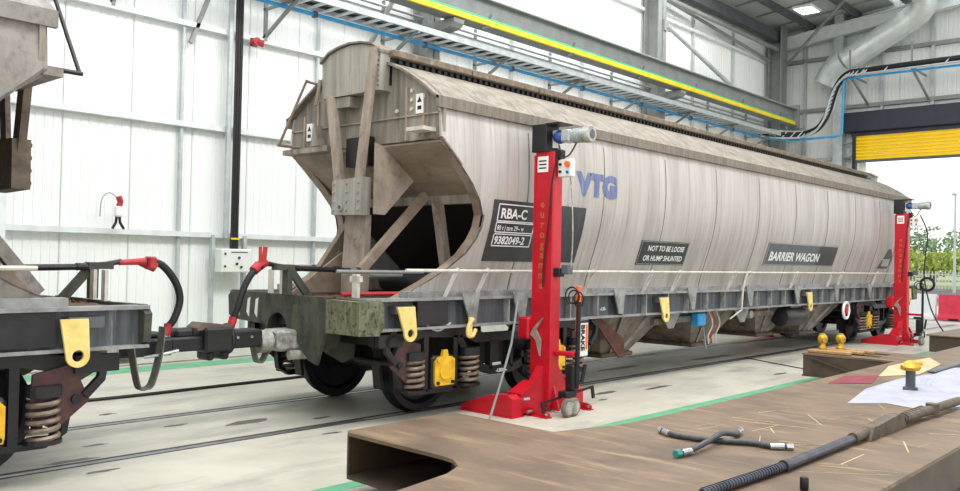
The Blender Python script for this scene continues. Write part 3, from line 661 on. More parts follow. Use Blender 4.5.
# deck over the bogies and end gear
for e in (0, 1):
    X = (lambda x: x) if not e else mx
    def bx(mb, x0, x1, a, b, c, d): return mb.box(min(X(x0), X(x1)), max(X(x0), X(x1)), CY+min(a, b), CY+max(a, b), c, d)
    s = 1 if not e else -1
    bx(MB(), 5.45, 8.4, -1.1, 1.1, 1.2, 1.255).build('deck', 'deck', wag)
    # headstock
    hp = [(CY-.66, 1.28), (CY-.66, .90), (CY-.58, .62), (CY-.50, .60)] + [(CY-.28, .86)]
    hs = MB().prism([(CY-.64*1, 1.28), (CY-.64, .93), (CY-.5, .58), (CY-.36, .62), (CY-.12, .84), (CY+.02, .86)] +
                    [(CY+.2+.18*math.cos(a), .92+.16*math.sin(a)) for a in [PI-k*PI/8 for k in range(9)]] +
                    [(CY+.42, .92), (CY+.42, 1.28)], 'x', X(5.40), X(5.44))
    hs.build('headstock', 'headstock', wag)
    bx(MB(), 5.44, 5.5, -1.1, -.4, .97, 1.27).build('headstock_web', 'undergear', wag)
    for vs1, nm in ((-1, 'buffer_block'), (1, 'buffer_block')):
        if vs1 == -1:
            MB().prism([(X(5.34), .93), (X(5.34), 1.26), (X(5.62), 1.27), (X(5.66), 1.22), (X(5.66), 1.0), (X(5.60), .92)], 'y', CY-1.24, CY-.72).build(nm, 'moss', wag)
        else:
            MB().prism([(CY+.42, 1.28), (CY+1.16, 1.29), (CY+1.24, 1.22), (CY+1.22, 1.0), (CY+1.12, .96), (CY+.42, .93)], 'x', X(5.44), X(5.50)).build(nm, 'headstock', wag)
    for v in (.62, .78, .98): MB().prism([(CY+v, 1.22), (CY+v+.05, 1.2), (CY+v+.07, 1.05), (CY+v+.02, 1.0)], 'x', X(5.435), X(5.44)).build('worn_patch', 'white', wag)
    MB().prism([(X(5.44), 1.25), (X(5.95), 1.25), (X(5.9), .62), (X(5.75), .58), (X(5.44), .75)], 'y', CY-.50, CY-.47).build('draft_plate', 'headstock', wag)
    MB().prism([(X(5.44), 1.25), (X(5.95), 1.25), (X(5.9), .62), (X(5.75), .58), (X(5.44), .75)], 'y', CY+.44, CY+.47).build('draft_plate', 'headstock', wag)
    bx(MB(), 5.5, 8.8, -.35, .35, .95, 1.2).build('centre_sill', 'undergear', wag)
    # coupler head of cast grey, knuckle
    cb = MB().bbox(min(X(5.18), X(5.6)), max(X(5.18), X(5.6)), CY-.16, CY+.16, .70, .92, .03); cb.build('coupler_shank', 'cast_grey', wag)
    MB().cyl((X(5.16), CY, .80), (X(5.02), CY, .80), .12, 18).build('coupler_collar', 'cast_grey', wag); MB().cyl((X(5.30), CY-.17, .66), (X(5.50), CY-.2, .66), .05, 12).build('coupler_pin', 'cast_grey', wag)
    # upper air pipe and its bracket
    MB().tube([(X(5.12), CY, 1.61), (X(5.25), CY-.0, 1.585), (X(5.4), CY, 1.57)], .024, 8).build('pipe_end', 'undergear', wag)
    MB().tube([(X(5.4), CY, 1.56), (X(6.3), CY, 1.54)], .028, 8).cyl((X(5.44), CY, 1.56), (X(5.52), CY, 1.56), .035, 10).cyl((X(6.0), CY, 1.55), (X(6.06), CY, 1.55), .04, 10).build('air_pipe', 'undergear', wag)
    MB().beam((X(5.36), CY-.03, 1.28), (X(5.36), CY-.03, 1.57), .10, .06).build('pipe_bracket', 'headstock', wag)
    MB().beam((X(5.38), CY-.03, 1.56), (X(5.62), CY-.03, 1.28), .04, .08).build('pipe_bracket', 'headstock', wag)
    MB().box(min(X(5.20), X(5.42)), max(X(5.20), X(5.42)), CY-.07, CY+.03, 1.54, 1.60).build('pipe_bracket', 'headstock', wag)
    for v in (.38, .16): MB().box(min(X(5.42), X(5.45)), max(X(5.42), X(5.45)), CY+v-.035, CY+v+.035, 1.28, 1.54).build('bracket_strip', 'rail_pale', wag)
    MB().box(min(X(5.62), X(5.66)), max(X(5.62), X(5.66)), CY-.86, CY-.78, 1.28, 1.52).box(min(X(5.62), X(5.66)), max(X(5.62), X(5.66)), CY-.90, CY-.74, 1.44, 1.50).build('bracket_strip', 'rail_pale', wag)
    MB().tube([(X(5.55), CY-.7, 1.31), (X(6.4), CY-.95, 1.32)], .022, 8).build('red_pipe', 'hose_red', wag)
    MB().tube([(X(6.0), CY-.6, 1.5), (X(6.45), CY-.62, 1.5)], .02, 8).tube([(X(5.6), CY-.55, 1.54), (X(6.6), CY-.8, 1.54)], .02, 8).build('air_pipe', 'steel_grey', wag)
    MB().lathe([(.02, 0), (.12, .03), (.14, .1), (.14, .75), (.12, .82), (.02, .85)], (X(6.75), CY-.85, 1.42), 'y', 18).build('reservoir', 'undergear', wag, smooth=True)
    MB().prism([(X(6.45), 1.29), (X(6.0), 1.29), (X(6.25), 1.55), (X(6.6), 1.55)], 'y', CY+.5, CY+.55).build('deck_bracket', 'hull_slope', wag)
    MB().prism([(X(5.62), 1.29), (X(6.35), 1.29), (X(6.32), 1.75)], 'y', CY+.25, CY+.28).build('deck_gusset', 'hull_slope', wag)
    random.seed(5)
    lf = MB()
    for k in range(40):
        x = X(random.uniform(5.5, 5.95)); y = CY+random.uniform(-.6, .3); r = .02; a = random.uniform(0, PI)
        lf.add([(x-r*math.cos(a), y-r*math.sin(a), 1.26), (x+r, y, 1.285), (x+r*math.cos(a), y+r*math.sin(a), 1.262)], [(0, 1, 2)])
    tag(lf.build('leaf_litter', 'orange' if False else 'rust', wag), kind='stuff')
# ---- bogie
BX = 7.61
bog = MB()
for s in (-1, 1):
    y0, y1 = CY+s*1.10, CY+s*1.02
    up = [(-1.95, .90), (-1.55, .92), (-1.2, .985), (-.55, .95), (-.3, .86), (.3, .86), (.55, .95), (1.2, .985), (1.55, .92), (1.95, .90),
          (1.95, .79), (1.5, .80), (1.25, .86), (.62, .83), (.45, .76), (-.45, .76), (-.62, .83), (-1.25, .86), (-1.5, .80), (-1.95, .79)]
    bog.prism([(BX+a, b) for a, b in up], 'y', y0, y1)
    for q in (-1, 1):
        bog.strip([(BX+q*.72, .84), (BX+q*.6, .66), (BX+q*.42, .50), (BX+q*.2, .43), (BX, .42)], 'y', y0, y1, .09)
        bog.prism([(BX+q*.16, .44), (BX+q*.20, .44), (BX+q*.20, .78), (BX+q*.16, .78)], 'y', y0, y1)
        for c in (1.0,):   # axle saddle
            cx = BX+q*1.0
            bog.strip([(cx-.62, .62), (cx-.58, .36), (cx-.45, .28), (cx+.45, .28), (cx+.58, .36), (cx+.60, .62)][::1], 'y', y0, y1, .05)
            bog.box(cx-.26, cx-.19, min(y0, y1), max(y0, y1), .28, .86); bog.box(cx+.19, cx+.26, min(y0, y1), max(y0, y1), .28, .86)
    bog.box(BX-1.95, BX-1.62, CY+s*1.14-.03, CY+s*1.14+.03, .79, .92)
bog.box(BX-.3, BX+.3, CY-1.02, CY+1.02, .5, .8); bog.box(BX-1.9, BX-1.78, CY-1.05, CY+1.05, .8, .9); bog.box(BX+1.78, BX+1.9, CY-1.05, CY+1.05, .8, .9)
b1 = bog.build('bogie', 'undergear', wag, origin=(BX, CY, 0))
for q in (-1, 1):
    ax = BX+q*1.0
    MB().cyl((ax, CY-1.0, .46), (ax, CY+1.0, .46), .075, 16).build('axle', 'undergear', b1, smooth=True)
    for s in (-1, 1):
        y = CY+s*.72
        pr = [(.07, -.09), (.12, -.08), (.14, -.03), (.36, -.02), (.40, -.07), (.47, -.068), (.475, .03), (.495, .045), (.495, .07), (.40, .075), (.37, .03), (.14, .03), (.12, .08), (.07, .09)]
        pr = [(r, -s*t) for r, t in pr]
        if s > 0: pr = pr
        MB().lathe(pr, (ax-q*.05*0, y, .495), 'y', 44).build('wheel', 'wheel', b1, smooth=True)
        yb = CY+s*1.06
        MB().bbox(ax-.17, ax+.17, yb-.09, yb+.09, .30, .66, .03).build('axle_box', 'undergear', b1)
        yf_ = CY+s*1.155
        cv = MB().prism([(ax-.14, .34), (ax+.14, .34), (ax+.15, .38), (ax+.15, .60), (ax+.11, .64), (ax+.05, .65), (ax+.03, .72), (ax-.03, .72), (ax-.05, .65), (ax-.11, .64), (ax-.15, .60), (ax-.15, .38)], 'y', yf_-s*.02, yf_+s*.012)
        cv.prism([(ax+.09*math.cos(a), .49+.09*math.sin(a)) for a in [2*PI*k/12 for k in range(12)]], 'y', yf_+s*.012, yf_+s*.03)
        cv.build('axle_box_cover', 'yellow_part', b1)
        for dx in (-.11, .11):
            for z in (.37, .61): MB().cyl((ax+dx, yf_+s*.012, z), (ax+dx, yf_+s*.03, z), .02, 8).build('bolt', 'undergear' if z < .5 else 'yellow_part', b1)
        for dx in (-.42, .42):
            MB().helix((ax+dx, CY+s*1.12, 0), .10, .021, .33, .64, 5, 14, 6).build('spring', 'spring', b1, smooth=True)
            MB().cyl((ax+dx, CY+s*1.12, .30), (ax+dx, CY+s*1.12, .33), .13, 16).build('spring_seat', 'undergear', b1); MB().cyl((ax+dx, CY+s*1.12, .64), (ax+dx, CY+s*1.12, .72), .12, 16).build('spring_seat', 'undergear', b1)
        # brake plate and hanger at outer ends
        ex = BX+q*1.62
        MB().prism([(ex, .86), (ex-q*.28, .80), (ex-q*.30, .50), (ex-q*.12, .38), (ex+q*.13, .58)], 'y', CY+s*1.10, CY+s*1.13).build('brake_plate', 'brake_plate', b1)
        MB().strip([(ex+q*.10, .95), (ex+q*.22, .86), (ex+q*.20, .74), (ex+q*.08, .62)], 'y', CY+s*1.12, CY+s*1.17, .06).cyl((ex+q*.02, CY+s*1.12, .60), (ex+q*.02, CY+s*1.16, .60), .035, 10).build('brake_hanger', 'undergear', b1)
        MB().cyl((ex, CY+s*1.05, .60), (ex, CY+s*.4, .60), .03, 8).build('brake_rod', 'undergear', b1)
        MB().strip([(ax+q*(.53), .52+.22), (ax+q*.56, .52), (ax+q*.53, .30)], 'y', CY+s*.64, CY+s*.76, .04).build('brake_shoe', 'undergear', b1)
vs_, fs = text_geo('-1,800m-', .055, 0.002, 'CENTER')
MB().add([(BX+x, CY-1.102, .40+y) for x, y in vs_], fs).build('bogie_marking', 'print_white', b1)
MB().tube(smooth_path([(BX-.9, CY-1.13, 1.0), (BX-1.1, CY-1.15, .93), (BX-1.25, CY-1.15, .98), (BX-1.3, CY-1.1, 1.05)]), .012, 6).build('brake_pipe', 'rail_pale', b1)
b2 = copy_tree(b1, wag); b2.location = (mx(BX)-14.35, 0, 0); b2.rotation_euler = (0, 0, PI)
# ---- discharge chutes under the wagon
def chute(x0, x1, xb0, xb1, zb, m1='chute'):
    # four-sided taper with a lip and a slide gate frame
    a = [(x0, CY-1.0, .97), (x1, CY-1.0, .97), (x1, CY+1.0, .97), (x0, CY+1.0, .97)]; b = [(xb0, CY-.68, zb), (xb1, CY-.68, zb), (xb1, CY+.68, zb), (xb0, CY+.68, zb)]
    MB().add(a+b, [(0, 1, 2, 3), (7, 6, 5, 4), (0, 4, 5, 1), (1, 5, 6, 2), (2, 6, 7, 3), (3, 7, 4, 0)]).build('discharge_chute', m1, wag)
    MB().bbox(xb0-.06, xb1+.06, CY-.74, CY+.74, zb-.05, zb+.01, .01).build('chute_flange', 'undergear_brown', wag)
    mid = (x0+x1)/2; mbx = (xb0+xb1)/2
    for u in (.3, .7):
        xa = x0+(x1-x0)*u; xb = xb0+(xb1-xb0)*u
        MB().beam((xa, CY-1.01, .95), (xb, CY-.70, zb+.03), .03, .05).build('chute_rib', 'solebar_flange', wag)
chute(9.75, 11.6, 10.25, 10.95, .38)
chute(12.3, 14.0, 12.85, 13.4, .38)
chute(14.6, 16.4, 15.3, 15.9, .42)
chute(16.9, 18.9, 17.3, 17.95, .36)
MB().prism([(9.55, .97), (9.7, .97), (10.35, .62), (10.4, .38), (10.25, .36)], 'y', CY-1.0, CY-.97).build('chute_door', 'rust', wag)
for x in (11.5, 13.9, 16.2, 18.9): MB().prism([(x-.3, .97), (x+.3, .97), (x+.1, .72), (x-.05, .72)], 'y', CY-1.08, CY-1.06).build('under_bracket', 'solebar_flange', wag)
for x0, x1 in ((11.2, 12.9), (13.9, 15.4), (16.2, 17.6)):
    MB().beam((x0, CY-.95, .82), (x1, CY-.95, .84), .06, .09).build('chute_lever', 'chute', wag)
    MB().cyl((x0+.5, CY-1.02, .83), (x0+.5, CY-.9, .83), .07, 12).build('lever_boss', 'cast_grey', wag)
MB().beam((12.3, CY+.2, .85), (12.3, CY-.9, .85), .1, .1).bbox(12.3, 12.55, CY-1.12, CY-.98, .72, .93, .02).build('valve_body', 'blue_pipe', wag)
MB().cyl((12.6, CY-1.0, .93), (12.6, CY-1.1, .35), .012, 6).build('drop_rod', 'steel_grey', wag)
for x in (12.75, 12.85, 13.0):
    MB().tube(smooth_path([(x, CY-1.05, .95), (x+.05, CY-1.1, .75), (x-.05, CY-1.08, .55), (x+.03, CY-1.05, .42)]), .012, 6).build('dangling_cable', 'hose_red' if x == 12.85 else 'rail_pale', wag)
MB().lathe([(.02, 0), (.17, .03), (.19, .1), (.19, .9), (.17, .97), (.02, 1)], (15.6, CY-1.0, .74), 'x', 18).build('brake_cylinder', 'undergear', wag, smooth=True)
MB().tube([(13.6, CY-1.3, 1.57), (13.55, CY-1.26, 1.3), (13.5, CY-1.26, .95), (13.3, CY-1.15, .8)], .015, 6).build('drain_pipe', 'rail_pale', wag)
# hand brake wheel
for s in (-1, 1):
    hwx = 18.32; yh = CY+s*1.27
    MB().ring((hwx, yh, .80), .165, .028, 'y', 24, 8).build('handwheel', 'white', wag, smooth=True)
    mb = MB()
    for k in range(4):
        a = PI/4+k*PI/2; mb.beam((hwx, yh, .8), (hwx+.16*math.cos(a), yh, .8+.16*math.sin(a)), .05, .02, (0, 1, 0))
    mb.cyl((hwx, yh-.03, .8), (hwx, yh+.03, .8), .06, 12); mb.build('handwheel_spokes', 'hose_red', wag)
    MB().cyl((hwx, yh, .8), (hwx, CY+s*1.0, .8), .02, 8).build('handwheel_shaft', 'undergear', wag)
# ---- lettered plates (curved to the side)
def side_grid(mb, xa0, xa1, z0, z1, off, nz=6, skew=0.0):
    V = []
    for lay in (off, 0):
        for j in range(nz+1):
            z = z0+(z1-z0)*j/nz
            for x in (xa0, xa1): V.append((x, CY-hw(z)-lay, z))
    F = []; T = 2*(nz+1)
    for j in range(nz): a = 2*j; F += [(a, a+1, a+3, a+2), (T+a, T+a+2, T+a+3, T+a+1), (a, a+2, T+a+2, T+a), (a+1, T+a+1, T+a+3, a+3)]
    F += [(0, T, T+1, 1), (2*nz, 2*nz+1, T+2*nz+1, T+2*nz)]
    mb.add(V, F); return mb
def side_text(s, x, z, size, sx_=1.0, bold=.004, off=.014, m='print_white', name='lettering', par=None):
    vs_, fs = text_geo(s, size, bold, 'LEFT', 1.0, sx_)
    return MB().add([(x+a, CY-hw(z+b)-off, z+b) for a, b in vs_], fs).build(name, m, par or wag)
def frame_lines(x0, x1, z0, z1, t_=.012, off=.013, par=None, m='print_white'):
    mb = MB()
    for a in ((x0, x1, z0, z0+t_), (x0, x1, z1-t_, z1), (x0, x0+t_, z0, z1), (x1-t_, x1, z0, z1)): side_grid(mb, *a, off, 1 if a[3]-a[2] < .05 else 5)
    return mb.build('outline', m, par)
pl = side_grid(MB(), 7.17, 8.92, 1.68, 2.37, .01).build('data_plate', 'plate_black', wag)
side_text('RBA-C', 7.30, 2.17, .155, 1.05, par=pl); frame_lines(7.25, 7.93, 2.13, 2.33, par=pl)
side_text('80 t | tare 29-- w', 7.28, 2.035, .075, .90, .001, par=pl); frame_lines(7.25, 7.93, 2.005, 2.125, par=pl)
side_text('9382049-2', 7.28, 1.88, .12, 1.03, par=pl); frame_lines(7.25, 7.93, 1.85, 1.995, par=pl)
pl = side_grid(MB(), 10.38, 11.72, 1.67, 2.01, .01).build('warning_plate', 'plate_black', wag)
side_text('NOT TO BE LOOSE', 10.58, 1.87, .105, 1.13, .002, par=pl); side_text('OR HUMP SHUNTED', 10.52, 1.73, .105, 1.13, .002, par=pl); frame_lines(10.39, 11.71, 1.68, 2.0, .006, par=pl, m='plate_pale')
pl = side_grid(MB(), 14.5, 17.8, 1.70, 2.10, .01).build('name_plate', 'plate_grey', wag)
side_grid(MB(), 16.85, 17.78, 1.72, 2.09, .013).build('plate_panel', 'plate_black', pl)
side_text('BARRIER WAGON', 14.64, 1.79, .215, 1.32, .007, .016, par=pl); frame_lines(14.51, 17.79, 1.705, 2.095, .01, par=pl, m='plate_pale')
tp = MB(); zz = [(1.68, 20.6, 21.25), (1.85, 20.75, 21.42), (1.95, 20.85, 21.35), (2.13, 21.0, 21.15)]
for lay in (.01, 0):
    pass
V = []
for lay in (.012, 0):
    for z, a, b in zz: V += [(a, CY-hw(z)-lay, z), (b, CY-hw(z)-lay, z)]
tp.add(V, [(0, 1, 3, 2), (2, 3, 5, 4), (4, 5, 7, 6), (8, 10, 11, 9), (10, 12, 13, 11), (12, 14, 15, 13), (0, 2, 10, 8), (2, 4, 12, 10), (4, 6, 14, 12), (1, 9, 11, 3), (3, 11, 13, 5), (5, 13, 15, 7), (0, 8, 9, 1), (6, 7, 15, 14)])
tri = tp.build('triangle_plate', 'plate_black', wag)
side_grid(MB(), 20.78, 21.25, 1.73, 1.90, .016).build('plate_panel', 'plate_pale', tri)
side_text('VTG', 8.72, 2.55, .36, 1.24, .026, .006, 'print_blue', 'logo_lettering')
side_text('-1,00-', 9.55, 1.05, .06, 1.0, .002, -hw(1.05)+1.136, 'print_white', 'solebar_marking')
# left wagon : the same wagon turned round, mostly out of frame
wag2 = copy_tree(wag, None, skip=('data_plate', 'warning_plate', 'name_plate', 'triangle_plate', 'logo_lettering', 'deck_gusset', 'solebar_marking'))
wag2.name = 'hopper_wagon'; wag2.location = (3.3-8.95, CY, 0); wag2.rotation_euler = (0, 0, PI)
wag2['label'] = 'weathered hopper wagon cut off by the left edge of the photo'

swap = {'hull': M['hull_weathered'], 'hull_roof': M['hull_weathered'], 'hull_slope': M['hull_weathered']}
for ch in wag2.children:
    nm = ch.name.split('.')[0]
    if nm in ('riveted_shoe', 'end_strap', 'rivet', 'shoe_ring'):
        ch.location.y += .30
        ch.material_slots[0].link = 'OBJECT'; ch.material_slots[0].material = M['undergear_brown']
    if nm == 'handrail': ch.location.x += .42
    if nm == 'grab_rail': ch.material_slots[0].link = 'OBJECT'; ch.material_slots[0].material = M['undergear']
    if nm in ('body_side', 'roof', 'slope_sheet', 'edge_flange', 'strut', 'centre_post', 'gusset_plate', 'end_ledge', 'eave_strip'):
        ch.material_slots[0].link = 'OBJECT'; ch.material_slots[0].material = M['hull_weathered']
# ================================================================== COUPLING BETWEEN THE WAGONS
t = thing('coupling_adapter', (4.35, CY, .74), 'dark steel drawbar coupling joining the two hopper wagons', 'coupling')
MB().bbox(3.45, 4.05, CY-.12, CY+.12, .74, .90, .02).build('left_bar', 'undergear', t)
MB().bbox(4.0, 4.42, CY-.09, CY+.09, .76, .90, .02).build('centre_bar', 'undergear', t)
MB().bbox(4.36, 4.66, CY-.15, CY+.14, .74, .98, .02).build('clamp_block', 'undergear', t)
MB().prism([(4.3, .98), (4.36, 1.03), (4.62, 1.0), (4.66, .965), (4.3, .955)], 'y', CY-.10, CY+.12).build('clamp_cover', 'undergear_brown', t)
MB().bbox(4.66, 5.02, CY-.12, CY+.12, .76, .94, .02).build('right_bar', 'undergear', t)
MB().ring((4.67, CY, .85), .14, .02, 'x', 20, 6).build('collar', 'undergear', t)
MB().bbox(4.40, 4.48, CY-.12, CY+.1, .66, .75, .02).build('lug_foot', 'black', t); MB().bbox(4.56, 4.64, CY-.12, CY+.1, .66, .75, .02).build('lug_foot', 'black', t)
for x in (4.72, 4.88): MB().cyl((x, CY-.12, .87), (x, CY-.135, .87), .015, 8).build('bolt', 'chrome', t)
MB().tube([(3.75, CY-.14, .74), (3.85, CY-.2, .76), (4.05, CY-.2, .79)], .015, 8).build('release_lever', 'chrome', t)
MB().bbox(3.7, 3.95, CY-.05, CY+.1, .9, .96, .02).build('top_casting', 'undergear', t); MB().bbox(4.1, 4.3, CY-.05, CY+.1, .88, .98, .03).build('top_casting', 'undergear', t)
def strap_loop(x0, x1, ztop, zbot, y, label, w_=.05):
    pts = smooth_path([(x0, y, ztop), (x0-.0, y, (ztop*2+zbot)/3), (x0+(x1-x0)*.25, y, zbot+.03), ((x0+x1)/2, y, zbot), (x0+(x1-x0)*.75, y, zbot+.04), (x1, y, (ztop+zbot)/2), (x1+.03, y, ztop)], 5)
    mb = MB()
    mb.strip([(p.x, p.z) for p in pts], 'y', y-w_, y+w_, .012)
    o = mb.build('sling_strap', 'webbing'); tag(o, label, 'strap'); return o
strap_loop(3.60, 3.86, 1.02, .47, CY-.2, 'grey webbing strap looped below the left wagon headstock', .06)
strap_loop(4.96, 5.14, .90, .59, CY-.02, 'small grey webbing strap looped under the right coupler head', .05)
def hose(name, pts, label, r1='hose_red'):
    t = thing(name, pts[0], label, 'hose')
    sp = smooth_path(pts, 6); MB().tube(sp, .035, 10).build('rubber_hose', 'rubber', t, smooth=True)
    MB().tube([Vector(pts[-1])+Vector((0, 0, .03)), pts[-1], Vector(pts[-1])+Vector((-.03, 0, -.08))], .042, 8).build('end_coupling', r1, t)
    return t
L1 = [(3.80, CY-.02, 1.62), (3.96, CY-.02, 1.58), (4.10, CY-.02, 1.42), (4.15, CY-.02, 1.25), (4.10, CY-.02, 1.08), (4.05, CY, 1.0)]
t = hose('brake_hose', L1, 'black brake hose with red cock curving down from the left wagon')
MB().tube([(3.56, CY, 1.60), (3.74, CY, 1.61), (3.82, CY, 1.60), (3.90, CY-.02, 1.56)], [.026, .032, .055, .05], 10).bbox(3.80, 3.88, CY-.09, CY+.02, 1.54, 1.66, .015).build('angle_cock', 'hose_red', t)
t = hose('brake_hose', [(5.04, CY-.02, 1.58), (4.93, CY-.02, 1.50), (4.84, CY-.02, 1.35), (4.78, CY-.02, 1.18), (4.74, CY, 1.04)], 'black brake hose with red cock and tall lever at the right wagon')
MB().tube([(5.12, CY, 1.62), (5.02, CY, 1.58), (4.95, CY-.02, 1.53)], [.035, .055, .05], 10).build('angle_cock', 'hose_red', t)
MB().beam((5.06, CY-.03, 1.60), (5.08, CY-.03, 1.78), .05, .015, (0, 1, 0)).beam((5.02, CY-.03, 1.60), (5.02, CY-.03, 1.78), .03, .015, (0, 1, 0)).build('lever', 'hose_red', t)

# ================================================================== MOBILE COLUMN JACKS
JX, JY = 7.765, 6.02
jack = thing('column_jack', (JX, JY, 0), 'nearer red column jack with tow handle, in front of the data plate', 'lifting jack')
def jb(mb, n, m_, **k): return mb.build(n, m_, jack, **k)
x0, x1, y0, y1 = 7.68, 7.85, 5.89, 6.15
jb(MB().prism([(x0, y0+.015), (x0+.015, y0), (x1-.015, y0), (x1, y0+.015), (x1, y1), (x1-.03, y1), (x1-.03, y0+.04), (x0+.03, y0+.04), (x0+.03, y1), (x0, y1)], 'z', .08, 2.93), 'mast', 'jack_red')
jb(MB().box(x0-.008, x0+.03, y1-.005, y1+.02, .10, 2.9), 'mast_edge', 'jack_red')
for s, xx in ((-1, 7.16), (1, 8.30)):
    lg = MB().prism([(5.93, 0), (5.93, .20), (6.0, .24), (6.25, .22), (6.62, .09), (6.68, .07), (6.68, 0)], 'x', xx-.08, xx+.08)
    jb(lg, 'leg', 'jack_red')
    jb(MB().box(xx-.10, xx+.10, 5.91, 6.70, 0, .012), 'foot_plate', 'jack_red')
    jb(MB().cyl((xx-.04, 6.50, .06), (xx+.04, 6.50, .06), .045, 12), 'leg_roller', 'black')
    xi = xx-s*.07
    jb(MB().prism([(xi, .02), (xi, .24), (JX+s*.28, .34), (JX+s*.13, .52), (JX+s*.085, .50), (JX+s*.085, .02)], 'y', 5.95, 6.05), 'side_wing', 'jack_red')
    jb(MB().prism([(xi, .22), (xi, .25), (JX+s*.28, .36), (JX+s*.28, .33)], 'y', 5.93, 6.12), 'wing_cap', 'jack_red')
    ox = 7.40 if s < 0 else 8.18
    jb(MB().prism([(5.67, 0), (5.67, .05), (5.72, .07), (5.95, .09), (5.95, 0)], 'x', ox-.012, ox+.012), 'outrigger', 'jack_red')
    jb(MB().box(ox-.05, ox+.03, 5.66, 5.95, 0, .012), 'outrigger_plate', 'jack_red')
    jb(MB().cyl((ox-.02, 5.70, .04), (ox+.02, 5.70, .04), .018, 8), 'outrigger_pin', 'chrome')
jb(MB().box(7.2, 8.3, 5.98, 6.12, .01, .06), 'base_tray', 'jack_red')
jb(MB().prism([(5.80, .02), (5.93, .02), (5.93, .42)], 'x', 7.74, 7.77), 'base_gusset', 'jack_red')
# head: gearbox, motor, control box
jb(MB().bbox(7.64, 7.88, 5.98, 6.19, 2.93, 3.25, .008), 'gearbox_cover', 'black')
jb(MB().box(7.64, 7.90, 5.80, 5.99, 3.235, 3.25), 'cover_lip', 'black')
jb(MB().box(7.76, 7.88, 5.92, 5.98, 2.98, 3.18), 'side_plate', 'box_white')
jb(MB().lathe([(.06, 0), (.075, .02), (.08, .06), (.06, .10), (.05, .12)], (7.77, 5.83, 3.10), 'y', 18), 'coupling_flange', 'motor_blue', smooth=True)
jb(MB().bbox(7.70, 7.86, 5.71, 5.83, 3.03, 3.17, .015), 'gearbox', 'motor_grey')
jb(MB().lathe([(.065, 0), (.075, .01), (.075, .18), (.07, .19)], (7.79, 5.53, 3.10), 'y', 20), 'motor', 'motor_grey', smooth=True)
for k in range(7): jb(MB().lathe([(.085, 0), (.085, .006)], (7.79, 5.55+k*.022, 3.10), 'y', 20), 'cooling_fin', 'motor_grey')
jb(MB().lathe([(.03, -.005), (.085, 0), (.095, .015), (.095, .08)], (7.79, 5.46, 3.105), 'y', 22), 'fan_cover', 'cast_grey', smooth=True)
jb(MB().cyl((7.79, 5.452, 3.105), (7.79, 5.458, 3.105), .05, 18), 'fan_grille', 'steel_dark')
jb(MB().bbox(7.72, 7.80, 5.68, 5.87, 2.64, 2.84, .01), 'switch_box', 'box_white')
jb(MB().cyl((7.72, 5.73, 2.78), (7.69, 5.73, 2.78), .032, 14), 'emergency_stop', 'orange')
jb(MB().cyl((7.72, 5.83, 2.78), (7.70, 5.83, 2.78), .016, 10), 'push_button', 'black')
jb(MB().cyl((7.72, 5.83, 2.70), (7.70, 5.83, 2.70), .016, 10), 'push_button', 'black')
jb(MB().cyl((7.72, 5.73, 2.69), (7.70, 5.73, 2.69), .016, 10), 'push_button', 'motor_blue')
jb(MB().bbox(7.668, 7.68, 5.97, 6.12, 2.70, 2.88, .003), 'rating_label', 'white')
for k in range(3): jb(MB().box(7.666, 7.668, 5.99, 6.10, 2.74+k*.04, 2.755+k*.04), 'label_text', 'black')
jb(MB().bbox(7.70, 7.80, 5.82, 5.90, 2.84, 2.95, .01), 'limit_switch', 'black')
jb(MB().tube(smooth_path([(7.72, 5.86, 3.0), (7.68, 5.80, 2.92), (7.70, 5.76, 2.86), (7.75, 5.72, 2.9), (7.78, 5.66, 3.02)]), .010, 6), 'motor_cable', 'black')
jb(MB().bbox(7.72, 7.82, 5.70, 5.80, 1.55, 1.66, .01), 'cable_gland', 'steel_dark')
jb(MB().tube(smooth_path([(7.70, 5.85, 2.9), (7.665, 5.90, 2.6), (7.66, 5.93, 2.2), (7.66, 5.99, 1.7), (7.66, 6.0, 1.4)]), .010, 6), 'power_cable', 'black')
jb(MB().tube(smooth_path([(7.76, 5.72, 2.65), (7.78, 5.70, 2.3), (7.77, 5.68, 1.9), (7.77, 5.70, 1.62)]), .008, 6), 'control_cable', 'cast_grey')
jb(MB().ring((7.78, 5.68, 1.32), .09, .009, 'x', 20, 6), 'coiled_cable', 'black')
jb(MB().ring((7.79, 5.66, 1.30), .075, .008, 'x', 20, 6), 'coiled_cable', 'black')
jb(MB().bbox(7.70, 7.80, 5.80, 5.89, 1.52, 1.62, .01), 'cable_hook', 'black')
zt = 2.30
for ch in 'eurogamma':
    vs_, fs = text_geo(ch, .12, .003, 'CENTER'); jb(MB().add([(7.676, 6.04-a, zt+b) for a, b in vs_], fs), 'lettering', 'print_gold'); zt -= .115
jb(MB().bbox(7.62, 7.91, 6.17, 6.33, .80, 1.05, .02), 'carriage', 'jack_red'); jb(MB().bbox(7.70, 7.84, 6.3, 6.44, .86, .94, .01), 'lifting_toe', 'steel_dark')
jb(MB().prism([(6.10, .95), (6.16, .86), (6.08, .80), (6.02, .62), (6.01, .80), (6.08, .92), (5.98, 1.06)], 'x', 7.64, 7.67), 'hand_lever', 'strap')
